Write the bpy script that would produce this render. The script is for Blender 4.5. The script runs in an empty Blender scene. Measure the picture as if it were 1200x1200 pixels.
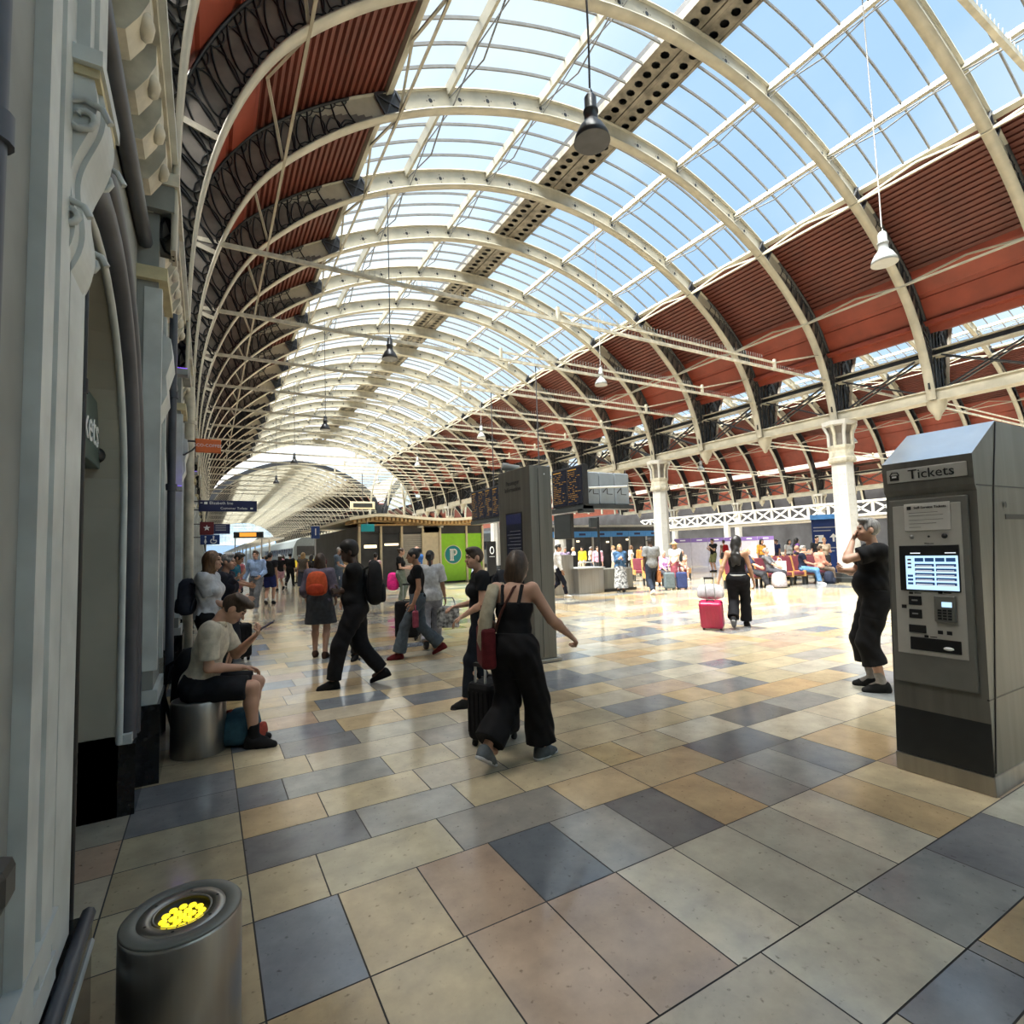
import bpy, bmesh, math, random
import numpy as np
from mathutils import Vector, Matrix
random.seed(7)
S = bpy.context.scene
COL = S.collection
# ---------------------------------------------------------------- camera
YAW, PIT, ROL, CAMZ = 0.5216, 0.0708, -0.0320, 1.6
_f = Vector((math.sin(YAW)*math.cos(PIT), math.cos(YAW)*math.cos(PIT), math.sin(PIT)))
_r0 = Vector((math.cos(YAW), -math.sin(YAW), 0)); _u0 = _r0.cross(_f)
_r = math.cos(ROL)*_r0 + math.sin(ROL)*_u0
_u = -math.sin(ROL)*_r0 + math.cos(ROL)*_u0
cam = bpy.data.cameras.new('camera'); camo = bpy.data.objects.new('camera', cam); COL.objects.link(camo)
M = Matrix.Identity(4)
for i in range(3):
    M[i][0], M[i][1], M[i][2] = _r[i], _u[i], -_f[i]
M[2][3] = CAMZ
camo.matrix_world = M
cam.sensor_width = 36; cam.sensor_fit = 'HORIZONTAL'; cam.lens = 36*623.2/1200
cam.clip_start = 0.05; cam.clip_end = 600
S.camera = camo
# ---------------------------------------------------------------- world: bright hazy summer sky with soft cloud
W = bpy.data.worlds.new('sky'); S.world = W; W.use_nodes = True
nt = W.node_tree; nt.nodes.clear()
out = nt.nodes.new('ShaderNodeOutputWorld'); bg = nt.nodes.new('ShaderNodeBackground')
tc = nt.nodes.new('ShaderNodeTexCoord'); nz = nt.nodes.new('ShaderNodeTexNoise'); cr = nt.nodes.new('ShaderNodeValToRGB')
nz.inputs['Scale'].default_value = 2.2; nz.inputs['Detail'].default_value = 5
cr.color_ramp.elements[0].position = .42; cr.color_ramp.elements[0].color = (.42, .645, .94, 1)
cr.color_ramp.elements[1].position = .66; cr.color_ramp.elements[1].color = (.66, .82, .97, 1)
nt.links.new(tc.outputs['Generated'], nz.inputs['Vector']); nt.links.new(nz.outputs['Fac'], cr.inputs['Fac'])
nt.links.new(cr.outputs['Color'], bg.inputs['Color']); bg.inputs['Strength'].default_value = 1.0
nt.links.new(bg.outputs[0], out.inputs[0])
# ---------------------------------------------------------------- sun behind thin cloud (wide soft disc)
sun = bpy.data.lights.new('sun', 'SUN'); suno = bpy.data.objects.new('sun', sun); COL.objects.link(suno)
sun.energy = 32.0; sun.angle = math.radians(50); sun.color = (1.0, .95, .86)
suno.rotation_euler = Vector((.42, .02, -1)).to_track_quat('-Z', 'Y').to_euler(); suno.location = (10, 20, 60)
S.view_settings.view_transform = 'Standard'; S.view_settings.look = 'None'; S.view_settings.gamma = 1
S.view_settings.use_curve_mapping = False
S.view_settings.exposure = 0.2
S.cycles.max_bounces = 8; S.cycles.transparent_max_bounces = 16; S.cycles.diffuse_bounces = 4; S.cycles.caustics_reflective = False; S.cycles.sample_clamp_indirect = 3.0
S.cycles.use_denoising = True; S.cycles.denoiser = 'OPENIMAGEDENOISE'; S.cycles.denoising_prefilter = 'ACCURATE'; S.cycles.denoising_input_passes = 'RGB_ALBEDO_NORMAL'
# ---------------------------------------------------------------- materials
def mat(name, col, rough=.5, metal=0., var=.12, scale=6., spec=.5, bump=0., stretch=None, col2=None):
    m = bpy.data.materials.new(name); m.use_nodes = True
    n = m.node_tree.nodes; l = m.node_tree.links; b = n['Principled BSDF']
    t = n.new('ShaderNodeTexCoord'); z = n.new('ShaderNodeTexNoise'); r = n.new('ShaderNodeValToRGB')
    z.inputs['Scale'].default_value = scale; z.inputs['Detail'].default_value = 4
    c2 = col2 or tuple(min(1, c*(1+var)) for c in col); c1 = tuple(c*(1-var) for c in col)
    r.color_ramp.elements[0].position = .35; r.color_ramp.elements[1].position = .68
    r.color_ramp.elements[0].color = (*c1, 1); r.color_ramp.elements[1].color = (*c2, 1)
    src = t.outputs['Object']
    if stretch:
        mp = n.new('ShaderNodeMapping'); mp.inputs['Scale'].default_value = stretch
        l.new(src, mp.inputs['Vector']); src = mp.outputs['Vector']
    l.new(src, z.inputs['Vector']); l.new(z.outputs['Fac'], r.inputs['Fac']); l.new(r.outputs['Color'], b.inputs['Base Color'])
    b.inputs['Roughness'].default_value = rough; b.inputs['Metallic'].default_value = metal
    b.inputs['Specular IOR Level'].default_value = spec
    if bump:
        bp = n.new('ShaderNodeBump'); bp.inputs['Strength'].default_value = bump; bp.inputs['Distance'].default_value = .02
        l.new(z.outputs['Fac'], bp.inputs['Height']); l.new(bp.outputs['Normal'], b.inputs['Normal'])
    return m
def emis(name, col, strength):
    m = bpy.data.materials.new(name); m.use_nodes = True; b = m.node_tree.nodes['Principled BSDF']
    b.inputs['Base Color'].default_value = (*[c*.4 for c in col], 1); b.inputs['Emission Color'].default_value = (*col, 1)
    b.inputs['Emission Strength'].default_value = strength; b.inputs['Roughness'].default_value = .2
    return m
def glass_mat(name, tint, haze_col, haze):
    m = bpy.data.materials.new(name); m.use_nodes = True; n = m.node_tree.nodes; l = m.node_tree.links; n.clear()
    o = n.new('ShaderNodeOutputMaterial'); a = n.new('ShaderNodeBsdfTransparent'); t = n.new('ShaderNodeBsdfTranslucent')
    x = n.new('ShaderNodeMixShader'); tcn = n.new('ShaderNodeTexCoord'); z = n.new('ShaderNodeTexNoise'); mr = n.new('ShaderNodeMapRange')
    lw = n.new('ShaderNodeLayerWeight'); ad = n.new('ShaderNodeMath'); ad.operation = 'ADD'; ad.use_clamp = True
    mu = n.new('ShaderNodeMath'); mu.operation = 'MULTIPLY'
    z.inputs['Scale'].default_value = .5; z.inputs['Detail'].default_value = 3
    l.new(tcn.outputs['Object'], z.inputs['Vector']); l.new(z.outputs['Fac'], mr.inputs['Value'])
    mr.inputs['From Min'].default_value = .3; mr.inputs['From Max'].default_value = .7
    mr.inputs['To Min'].default_value = haze*.6; mr.inputs['To Max'].default_value = haze*1.4
    lw.inputs['Blend'].default_value = .5; mu.inputs[1].default_value = .18
    pw = n.new('ShaderNodeMath'); pw.operation = 'POWER'; pw.inputs[1].default_value = 3.2
    l.new(lw.outputs['Facing'], pw.inputs[0]); l.new(pw.outputs[0], mu.inputs[0]); l.new(mu.outputs[0], ad.inputs[0]); l.new(mr.outputs['Result'], ad.inputs[1])
    a.inputs['Color'].default_value = (*tint, 1); t.inputs['Color'].default_value = (*haze_col, 1)
    l.new(ad.outputs[0], x.inputs['Fac']); l.new(a.outputs[0], x.inputs[1]); l.new(t.outputs[0], x.inputs[2]); l.new(x.outputs[0], o.inputs[0])
    return m
MT = dict(
 cream=mat('cream paint', (.45, .42, .335), .45, var=.12, scale=2.5),
 cream2=mat('weathered cream paint', (.50, .47, .38), .5, var=.25, scale=5),
 iron=mat('dark iron paint', (.018, .019, .022), .4, var=.4, scale=4),
 petal=mat('grey infill panel', (.16, .14, .12), .6, var=.25, scale=3),
 red=mat('red oxide boards', (.25, .047, .025), .55, var=.14, scale=1.6),
 redcorr=mat('red oxide corrugated sheet', (.12, .028, .017), .55, var=.16, scale=1.2),
 white=mat('white gloss paint', (.56, .555, .53), .3, var=.04),
 stone=mat('grey painted stone', (.24, .25, .235), .6, var=.16, scale=3, bump=.15),
 stonelt=mat('pale painted moulding', (.52, .55, .54), .5, var=.12, scale=5, bump=.1),
 beige=mat('beige painted plaster', (.40, .385, .32), .6, var=.1, scale=2),
 ochre=mat('yellowed plaster', (.50, .44, .27), .6, var=.15, scale=6),
 slate=mat('dark slate blue paint', (.055, .06, .075), .4, var=.25, scale=4),
 blackstone=mat('polished black plinth stone', (.012, .012, .013), .12, var=.5, scale=30),
 steel=mat('brushed stainless steel', (.36, .345, .32), .33, metal=.9, var=.1, scale=14, stretch=(1, 1, .05)),
 dsteel=mat('dark anodised steel', (.165, .162, .142), .4, metal=.3, var=.14, scale=14, stretch=(1, 1, .05)),
 greymet=mat('grey powder coat', (.17, .172, .155), .42, metal=.1, var=.08),
 dkgrey=mat('charcoal panel', (.022, .025, .026), .35, var=.15),
 black=mat('black plastic', (.010, .010, .011), .4, var=.3),
 rubber=mat('black rubber', (.016, .016, .016), .7, var=.3),
 navy=mat('navy sign enamel', (.012, .016, .075), .35, var=.06),
 bluesign=mat('blue sign enamel', (.01, .035, .16), .35, var=.06),
 signwhite=mat('white lettering', (.85, .86, .86), .4, var=.02),
 signgrey=mat('grey lettering', (.35, .36, .40), .4, var=.02),
 signorange=mat('orange sign enamel', (.75, .16, .03), .45, var=.06),
 signred=mat('dark red sign enamel', (.12, .008, .012), .4, var=.06),
 signgreen=mat('dark green sign enamel', (.06, .095, .085), .3, var=.1),
 yellowled=emis('yellow lamp', (1.0, .80, .03), 1.1),
 lcd=emis('touch screen', (.50, .74, .95), 1.1), lcdblue=emis('screen button', (.03, .09, .24), .5), lcdwhite=emis('screen text', (.9, .95, 1), .9),
 amber=emis('amber display text', (.40, .22, .05), .14), dimscreen=emis('dim display', (.006, .007, .012), 1.0), dimblue=emis('dim blue display', (.03, .035, .09), .3),
 warm=emis('lit shop strip', (1, .82, .55), 2.0), orangeled=emis('orange departure display', (1, .38, .04), .9),
 green=mat('lime green hoarding', (.27, .62, .02), .45, var=.04), teal=mat('teal disc', (.0, .23, .26), .4, var=.05),
 timber=mat('timber soffit', (.50, .33, .15), .5, var=.2, scale=8, stretch=(6, .3, 1)),
 shopgrey=mat('shop shutter grey', (.40, .38, .34), .5, var=.08), shopcream=mat('shop cream panel', (.62, .55, .40), .5, var=.06),
 lightblue=mat('light blue fascia', (.05, .25, .60), .45, var=.08), shopdark=mat('dark shopfront', (.035, .035, .038), .4, var=.5, scale=1.2),
 lilac=mat('lilac hoarding', (.55, .52, .60), .5, var=.05), purple=mat('purple band', (.22, .13, .40), .5, var=.05),
 maroon=mat('maroon vinyl', (.17, .035, .05), .4, var=.15), orangewood=mat('orange bench wood', (.50, .27, .09), .45, var=.15),
 ridge=mat('weathered ridge paint', (.20, .18, .14), .6, var=.4, scale=3), outer=mat('dark outer wall', (.03, .03, .034), .7, var=.4, scale=.6),
 bars=mat('glazing bar grey', (.19, .19, .185), .5, var=.12), hood=mat('polished steel hood', (.72, .73, .75), .16, metal=1., var=.03),
 spikes=mat('bird spike', (.30, .31, .30), .5, var=.1), cable=mat('cable', (.05, .05, .055), .5, var=.1), cablew=mat('pale cable', (.45, .44, .42), .5, var=.1),
 lampdark=mat('dark lamp metal', (.05, .053, .06), .35, metal=.3, var=.15), lampwhite=mat('pale lamp metal', (.42, .43, .42), .35, metal=.2, var=.06),
 lamplens=mat('lamp lens', (.55, .56, .52), .15, var=.05), uplight=emis('violet uplight', (.25, .1, .95), 3.0),
 train=mat('train body', (.10, .115, .12), .3, var=.1), platform=mat('platform grey', (.35, .34, .32), .6, var=.1),
)
MT['glass'] = glass_mat('roof glass', (.90, .94, .96), (.95, .92, .82), .004)
MT['gableglass'] = glass_mat('gable glass', (.88, .95, .98), (.85, .95, .98), .6)
MT['glass'].use_backface_culling = False
# ---------------------------------------------------------------- mesh builder
class MB:
    def __init__(s): s.v = []; s.f = []; s.m = []; s.mats = []; s.sm = []
    def mi(s, m):
        m = MT[m] if isinstance(m, str) else m
        if m not in s.mats: s.mats.append(m)
        return s.mats.index(m)
    def add(s, vs, fs, m, smooth=False):
        o = len(s.v); s.v += [tuple(v) for v in vs]; k = s.mi(m)
        for f in fs: s.f.append(tuple(o+i for i in f)); s.m.append(k); s.sm.append(smooth)
        return s
    def box(s, lo, hi, m, xf=None):
        x0, y0, z0 = lo; x1, y1, z1 = hi
        vs = [Vector(p) for p in ((x0,y0,z0),(x1,y0,z0),(x1,y1,z0),(x0,y1,z0),(x0,y0,z1),(x1,y0,z1),(x1,y1,z1),(x0,y1,z1))]
        if xf: vs = [xf @ p for p in vs]
        return s.add(vs, [(3,2,1,0),(4,5,6,7),(0,1,5,4),(1,2,6,5),(2,3,7,6),(3,0,4,7)], m)
    def cbox(s, lo, hi, m, b=.01, xf=None):      # chamfered box
        bm = bmesh.new(); bmesh.ops.create_cube(bm, size=1)
        for v in bm.verts: v.co = Vector([(l+h)/2 + c*(h-l) for c, l, h in zip(v.co, lo, hi)])
        bmesh.ops.bevel(bm, geom=list(bm.edges), offset=b, segments=2, affect='EDGES', profile=.5)
        bm.verts.index_update()
        vs = [(xf @ v.co) if xf else v.co.copy() for v in bm.verts]; fs = [tuple(v.index for v in f.verts) for f in bm.faces]
        bm.free(); return s.add(vs, fs, m)
    def tube(s, pts, r, m, n=8, cap=True, smooth=True):
        pts = [Vector(p) for p in pts]; k = len(pts); rs = list(r) if hasattr(r, '__len__') else [r]*k
        vs = []; ref = None
        for i, p in enumerate(pts):
            d = (pts[min(i+1, k-1)] - pts[max(i-1, 0)])
            d = d.normalized() if d.length > 1e-9 else Vector((0,0,1))
            if ref is None: ref = Vector((1,0,0)) if abs(d.x) < .9 else Vector((0,1,0))
            a = (ref - d*ref.dot(d)).normalized(); ref = a; b = d.cross(a)
            vs += [p + rs[i]*(math.cos(2*math.pi*j/n)*a + math.sin(2*math.pi*j/n)*b) for j in range(n)]
        fs = [(i*n+j, i*n+(j+1)%n, (i+1)*n+(j+1)%n, (i+1)*n+j) for i in range(k-1) for j in range(n)]
        s.add(vs, fs, m, smooth)
        if cap: s.add(vs[:n], [tuple(range(n))[::-1]], m); s.add(vs[-n:], [tuple(range(n))], m)
        return s
    def bar(s, a, b, w, h, m, up=(0,0,1)):       # rectangular bar between two points
        a = Vector(a); b = Vector(b); d = (b-a).normalized(); u = Vector(up)
        if abs(d.dot(u)) > .98: u = Vector((1,0,0))
        x = d.cross(u).normalized(); y = x.cross(d)
        vs = [p + sx*x*w/2 + sy*y*h/2 for p in (a, b) for sx, sy in ((-1,-1),(1,-1),(1,1),(-1,1))]
        return s.add(vs, [(0,3,2,1),(4,5,6,7),(0,1,5,4),(1,2,6,5),(2,3,7,6),(3,0,4,7)], m)
    def lathe(s, prof, m, c=(0,0,0), n=32, smooth=True, xf=None, cap=True):   # prof: (r, z) pairs
        vs = []; c = Vector(c)
        for r, z in prof:
            for j in range(n):
                p = Vector((r*math.cos(2*math.pi*j/n), r*math.sin(2*math.pi*j/n), z))
                vs.append((xf @ p if xf else p) + c)
        k = len(prof); fs = [(i*n+j, i*n+(j+1)%n, (i+1)*n+(j+1)%n, (i+1)*n+j) for i in range(k-1) for j in range(n)]
        s.add(vs, fs, m, smooth)
        if not cap: return s
        if prof[0][0] > 1e-4: s.add(vs[:n], [tuple(range(n))[::-1]], m)
        if prof[-1][0] > 1e-4: s.add(vs[-n:], [tuple(range(n))], m)
        return s
    def disc(s, r, m, c=(0,0,0), n=24, xf=None):
        c = Vector(c); vs = [(xf @ Vector((r*math.cos(2*math.pi*j/n), r*math.sin(2*math.pi*j/n), 0)) if xf else Vector((r*math.cos(2*math.pi*j/n), r*math.sin(2*math.pi*j/n), 0)))+c for j in range(n)]
        return s.add(vs, [tuple(range(n))], m)
    def prism(s, poly, d0, d1, m, axis='x'):     # extruded polygon; poly in the two other axes
        def P(a, b, d): return {'x': (d, a, b), 'y': (a, d, b), 'z': (a, b, d)}[axis]
        n = len(poly); vs = [P(a, b, d0) for a, b in poly] + [P(a, b, d1) for a, b in poly]
        fs = [tuple(range(n))[::-1], tuple(range(n, 2*n))] + [(i, (i+1)%n, n+(i+1)%n, n+i) for i in range(n)]
        return s.add(vs, fs, m)
    def sweep(s, path, prof, m, closed=True, smooth=False):   # path: list of (origin, xaxis, yaxis); prof: (a,b)
        n = len(prof); vs = [o + a*x + b*y for o, x, y in path for a, b in prof]
        rng = range(n) if closed else range(n-1)
        fs = [(i*n+j, i*n+(j+1)%n, (i+1)*n+(j+1)%n, (i+1)*n+j) for i in range(len(path)-1) for j in rng]
        s.add(vs, fs, m, smooth)
        if closed: s.add(vs[:n], [tuple(range(n))[::-1]], m); s.add(vs[-n:], [tuple(range(n))], m)
        return s
    def ell(s, c, r, m, n=16, k=10, xf=None):
        prof = [(math.sin(math.pi*i/k), -math.cos(math.pi*i/k)) for i in range(k+1)]; prof[0] = (0, -1); prof[-1] = (0, 1)
        T = Matrix.Translation(c) @ (xf.to_4x4() if xf else Matrix.Identity(4)) @ Matrix.Diagonal((*r, 1))
        vs = []; 
        for a, z in prof:
            for j in range(n): vs.append(T @ Vector((a*math.cos(2*math.pi*j/n), a*math.sin(2*math.pi*j/n), z)))
        fs = [(i*n+j, i*n+(j+1)%n, (i+1)*n+(j+1)%n, (i+1)*n+j) for i in range(k) for j in range(n)]
        return s.add(vs, fs, m, True)
    def mesh(s, name):
        me = bpy.data.meshes.new(name); me.from_pydata(s.v, [], s.f)
        for m in s.mats: me.materials.append(m)
        me.polygons.foreach_set('material_index', s.m); me.polygons.foreach_set('use_smooth', s.sm)
        me.validate(); me.update(); return me
    def build(s, name, parent=None, loc=(0,0,0), rz=0):
        return link(name, s.mesh(name), parent, loc, rz)
def link(name, me, parent=None, loc=(0,0,0), rz=0):
    o = bpy.data.objects.new(name, me); COL.objects.link(o); o.location = loc; o.rotation_euler = (0,0,rz)
    if parent: o.parent = parent
    return o
def empty(name, loc=(0,0,0), rz=0):
    o = bpy.data.objects.new(name, None); COL.objects.link(o); o.location = loc; o.rotation_euler = (0,0,rz); return o
def tag(o, label=None, cat=None, group=None, kind=None):
    if label: o['label'] = label
    if cat: o['category'] = cat
    if group: o['group'] = group
    if kind: o['kind'] = kind
    return o
def struct(o): o['kind'] = 'structure'; return o
def dup(o, parent=None):
    c = o.copy(); COL.objects.link(c)
    if parent: c.parent = parent
    for ch in list(o.children): dup(ch, c)
    return c
def text_mb(txt, size, m, xf, mb=None, align='CENTER', ex=.002):   # solid lettering from the built-in font; local x right, y up, z out
    cu = bpy.data.curves.new('t', 'FONT'); cu.body = txt; cu.size = size; cu.align_x = align; cu.align_y = 'CENTER'; cu.extrude = ex; cu.resolution_u = 2
    o = bpy.data.objects.new('t', cu); COL.objects.link(o); bpy.context.view_layer.update()
    me = o.evaluated_get(bpy.context.evaluated_depsgraph_get()).to_mesh()
    vs = [xf @ v.co for v in me.vertices]; fs = [tuple(p.vertices) for p in me.polygons]
    o.to_mesh_clear(); bpy.data.objects.remove(o); bpy.data.curves.remove(cu)
    mb = mb or MB(); mb.add(vs, fs, m); return mb
def frame(o, x, y):   # matrix with origin o and local x, y axes
    x = Vector(x).normalized(); y = Vector(y); z = x.cross(y).normalized(); y = z.cross(x); R = Matrix.Identity(4)
    for i in range(3): R[i][0], R[i][1], R[i][2], R[i][3] = x[i], y[i], z[i], o[i]
    return R
# ================================================================ STRUCTURE
RIB0, PITCH = 11.15, 3.15
Y_NEAR = RIB0 - 6*PITCH          # -7.75, the end wall behind the camera
Y_TR0 = RIB0 + 15*PITCH          # transept from here
Y_TR1 = Y_TR0 + 15.0
Y_END = 200.0
XC, XCOL = 10.25, 21.0
# ---- floor: limestone slabs laid in courses across the concourse
STONE = dict(c=(.50,.42,.28), g=(.21,.225,.245), t=(.45,.345,.21), p=(.43,.335,.26), l=(.46,.43,.35), d=(.15,.158,.17), y=(.50,.37,.19), b=(.30,.30,.285))
def make_floor():
    v, f, cols = [], [], []
    def slab(x0, x1, y0, y1, key, g=.0035):
        if x1-x0 < .02 or y1-y0 < .02: return
        k = len(v); v.extend([(x0+g,y0+g,0),(x1-g,y0+g,0),(x1-g,y1-g,0),(x0+g,y1-g,0)]); f.append((k,k+1,k+2,k+3))
        c = STONE[key]; w = random.uniform(.88, 1.12); h = random.uniform(-.06, .06)
        cols.append((c[0]*w*(1+h), c[1]*w, c[2]*w*(1-h), 1))
    rnd = random.Random(11)
    def pick(x=0): return rnd.choices('cgtplbyd', (34, 10, 11, 9, 26, 13, 4, 2))[0]
    # measured foreground courses: (y0, y1, x-joints, colours) between the two long joints x=.19 and x=2.57
    known = {.82: ([.19,.75,1.36,2.03,2.57],'tclg'), 1.04: ([.19,.62,1.24,1.89,2.57],'clll'), 1.45: ([.19,.55,.95,1.35,1.76,2.15,2.57],'tcppll'), 2.15: ([.19,.55,.94,1.35,1.75,2.16,2.57],'gcpdbd'),
             2.73: ([.19,.52,1.21,2.01,2.57],'ccbt'), 3.14: ([.19,.82,1.47,1.84,2.57],'gbcc'), 3.53: ([.19,.66,1.33,1.93,2.57],'tclc'), 3.92: ([.19,.48,1.20,1.72,2.57],'gbcl'), 4.31: ([.19,.70,1.62,2.57],'clb'), 4.70: ([.19,.55,1.15,2.05,2.57],'cgll')}
    right = {1.04: ([2.57,3.22,3.89,4.6],'bgl'), .82: ([2.57,2.66,3.3,4.0],'gtg'), 1.45: ([2.57,2.96,3.38,3.78,4.20],'lltc'), 2.15: ([2.57,2.97,3.40,3.79,4.20,4.8],'tbbgt'), 2.73: ([2.57,3.30,4.08,4.88],'tdl'), 3.14: ([2.57,2.90,3.38,4.08,4.83],'ycld')}
    left = {2.73:'c', 3.14:'c', 3.53:'c', 3.92:'g', 4.31:'g', 4.70:'c', 5.09:'c', 1.45:'c', 2.15:'c'}
    ys = [-9.0]; 
    while ys[-1] < 1.45-.8: ys.append(ys[-1]+rnd.choice((.55,.62,.7)))
    ys[-1] = .40; ys += [.82,1.04,1.45,2.15,2.73,3.14,3.53,3.92,4.31,4.70,5.09]
    while ys[-1] < 75: ys.append(ys[-1] + (.42 if ys[-1] < 9 else rnd.choice((.5,.6,.7))))
    def run(x0, x1, y0, y1, lo, hi, known=None, kc=None):
        if known:
            for a, b, c in zip(known, known[1:], kc): slab(a, b, y0, y1, c)
            return
        x = x0
        while x < x1-1e-6:
            w = rnd.uniform(lo, hi); nx = x+w
            if x1-nx < lo*.6: nx = x1
            slab(x, nx, y0, y1, pick()); x = nx
    for y0, y1 in zip(ys, ys[1:]):
        if y1 < 30: run(-1.4, -.41, y0, y1, .9, 1.1)
        else: run(-1.4, -.41, y0, y1, .9, 1.0)
        key = round(y0, 2); slab(-.41, .19, y0, y1, left.get(key, pick()))
        if key in known: run(.19, 2.57, y0, y1, 0, 0, *known[key])
        else: run(.19, 2.57, y0, y1, .55, 1.0)
        if key in right: run(2.57, 0, y0, y1, 0, 0, *right[key])
        run(right[key][0][-1] if key in right else 2.57, 8.0, y0, y1, .5, .95); run(8.0, 23.0, y0, y1, .7, 1.3)
        run(23.0, 74.0, y0, y1, 3.0, 4.2)
    for y in np.arange(75, 205, 5): 
        for x in np.arange(-1.4, 74, 6.3): slab(x, x+6.3, y, y+5, 'l')
    me = bpy.data.meshes.new('floor'); me.from_pydata(v, [], f)
    at = me.attributes.new('stone_colour', 'FLOAT_COLOR', 'FACE'); at.data.foreach_set('color', np.array(cols, 'f').ravel())
    m = bpy.data.materials.new('limestone slabs'); m.use_nodes = True; n = m.node_tree.nodes; l = m.node_tree.links; b = n['Principled BSDF']
    a = n.new('ShaderNodeAttribute'); a.attribute_name = 'stone_colour'
    tcn = n.new('ShaderNodeTexCoord'); z1 = n.new('ShaderNodeTexNoise'); z2 = n.new('ShaderNodeTexNoise')
    z1.inputs['Scale'].default_value = 3.2; z1.inputs['Detail'].default_value = 7; z1.inputs['Roughness'].default_value = .65
    z2.inputs['Scale'].default_value = 34; z2.inputs['Detail'].default_value = 3
    l.new(tcn.outputs['Object'], z1.inputs['Vector']); l.new(tcn.outputs['Object'], z2.inputs['Vector'])
    r1 = n.new('ShaderNodeValToRGB'); r1.color_ramp.elements[0].position = .3; r1.color_ramp.elements[0].color = (.74,.73,.74,1); r1.color_ramp.elements[1].position = .7; r1.color_ramp.elements[1].color = (1.14,1.11,1.06,1)
    r2 = n.new('ShaderNodeValToRGB'); r2.color_ramp.elements[0].position = .24; r2.color_ramp.elements[0].color = (.35,.33,.30,1); r2.color_ramp.elements[1].position = .36; r2.color_ramp.elements[1].color = (1,1,1,1)
    m1 = n.new('ShaderNodeMixRGB'); m1.blend_type = 'MULTIPLY'; m1.inputs['Fac'].default_value = 1; m2 = n.new('ShaderNodeMixRGB'); m2.blend_type = 'MULTIPLY'; m2.inputs['Fac'].default_value = .7
    l.new(z1.outputs['Fac'], r1.inputs['Fac']); l.new(z2.outputs['Fac'], r2.inputs['Fac'])
    l.new(a.outputs['Color'], m1.inputs['Color1']); l.new(r1.outputs['Color'], m1.inputs['Color2']); l.new(m1.outputs['Color'], m2.inputs['Color1']); l.new(r2.outputs['Color'], m2.inputs['Color2'])
    l.new(m2.outputs['Color'], b.inputs['Base Color'])
    mr = n.new('ShaderNodeMapRange'); mr.inputs['To Min'].default_value = .075; mr.inputs['To Max'].default_value = .19; l.new(z1.outputs['Fac'], mr.inputs['Value']); l.new(mr.outputs['Result'], b.inputs['Roughness'])
    b.inputs['Specular IOR Level'].default_value = .75
    bp = n.new('ShaderNodeBump'); bp.inputs['Strength'].default_value = .05; bp.inputs['Distance'].default_value = .01; l.new(z1.outputs['Fac'], bp.inputs['Height']); l.new(bp.outputs['Normal'], b.inputs['Normal'])
    me.materials.append(m); struct(link('floor', me))
    b2 = MB().box((-1.4,-9,-.06),(74,205,-.004), mat('dark joint mortar', (.035,.032,.03), .8)); struct(b2.build('floor_joints'))
make_floor()
# ---- vault profile
_tu = [0,1.3,2.5,3.5,5.2,6.5,7.5,8.0,8.95,9.35,9.75,10.0,10.15,10.3,10.42,10.46,10.48]
_tz = [13.42,13.36,13.16,12.9,12.28,11.62,10.95,10.55,9.62,9.15,8.4,7.8,7.32,6.75,6.0,5.3,4.0]
def profile(zlow):
    u = np.array(_tu); z = np.array(_tz); s = np.r_[0, np.cumsum(np.hypot(np.diff(u), np.diff(z)))]
    t = np.linspace(0, s[-1], 400); U = np.interp(t, s, u); Z = np.interp(t, s, z)
    k = np.ones(31)/31
    for _ in range(2):
        U = np.convolve(np.r_[-U[15:0:-1], U, 2*U[-1]-U[-2:-17:-1]], k, 'valid'); Z = np.convolve(np.r_[Z[15:0:-1], Z, 2*Z[-1]-Z[-2:-17:-1]], k, 'valid')
    ok = Z >= zlow; U, Z = U[ok], Z[ok]
    s = np.r_[0, np.cumsum(np.hypot(np.diff(U), np.diff(Z)))]; n = int(s[-1]/.16); t = np.linspace(0, s[-1], n)
    return np.interp(t, s, U), np.interp(t, s, Z), t
class Vault:
    def __init__(s, xc, hw=10.48, rise=1.0, zl=4.0, zr=6.05):
        s.xc = xc; s.k = hw/10.48; s.rise = rise; s.half = {}
        for sd, zlow in ((-1, zl), (1, zr)):
            U, Z, t = profile(zlow); U = U*s.k; Z = 6.0+(Z-6.0)*rise
            du, dz = np.gradient(U), np.gradient(Z); L = np.hypot(du, dz); nx, nz_ = -dz/L, du/L
            d = np.interp(U/s.k, [0,6.5,9,10.2,10.5], [.5,.52,.70,.62,.5])*(1 if rise == 1 else 1.15)
            S_ = np.r_[0, np.cumsum(np.hypot(np.diff(U), np.diff(Z)))]
            s.half[sd] = (U, Z, nx, nz_, d, S_)
    def at(s, sd, u=None, n=0., S=None):        # point by u (half-span coordinate, span-1 units) or arc length; n: 0 intrados .. 1 extrados
        U, Z, nx, nz_, d, S_ = s.half[sd]
        x = (lambda a: np.interp(u, U/s.k, a)) if S is None else (lambda a: np.interp(S, S_, a))
        return np.array([s.xc + sd*(x(U)+x(nx)*x(d)*n), x(Z)+x(nz_)*x(d)*n])
    def arc(s, sd, u): U, _, _, _, _, S_ = s.half[sd]; return float(np.interp(u, U/s.k, S_))
    def umax(s, sd): return float(s.half[sd][0][-1]/s.k)
V1 = Vault(XC); V2 = Vault(36.6, 15.1, 1.38, 6.05, 6.05); V3 = Vault(62.7, 10.0, 1.0, 6.05, 6.05)
def P3(p, y): return Vector((p[0], y, p[1]))
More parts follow.
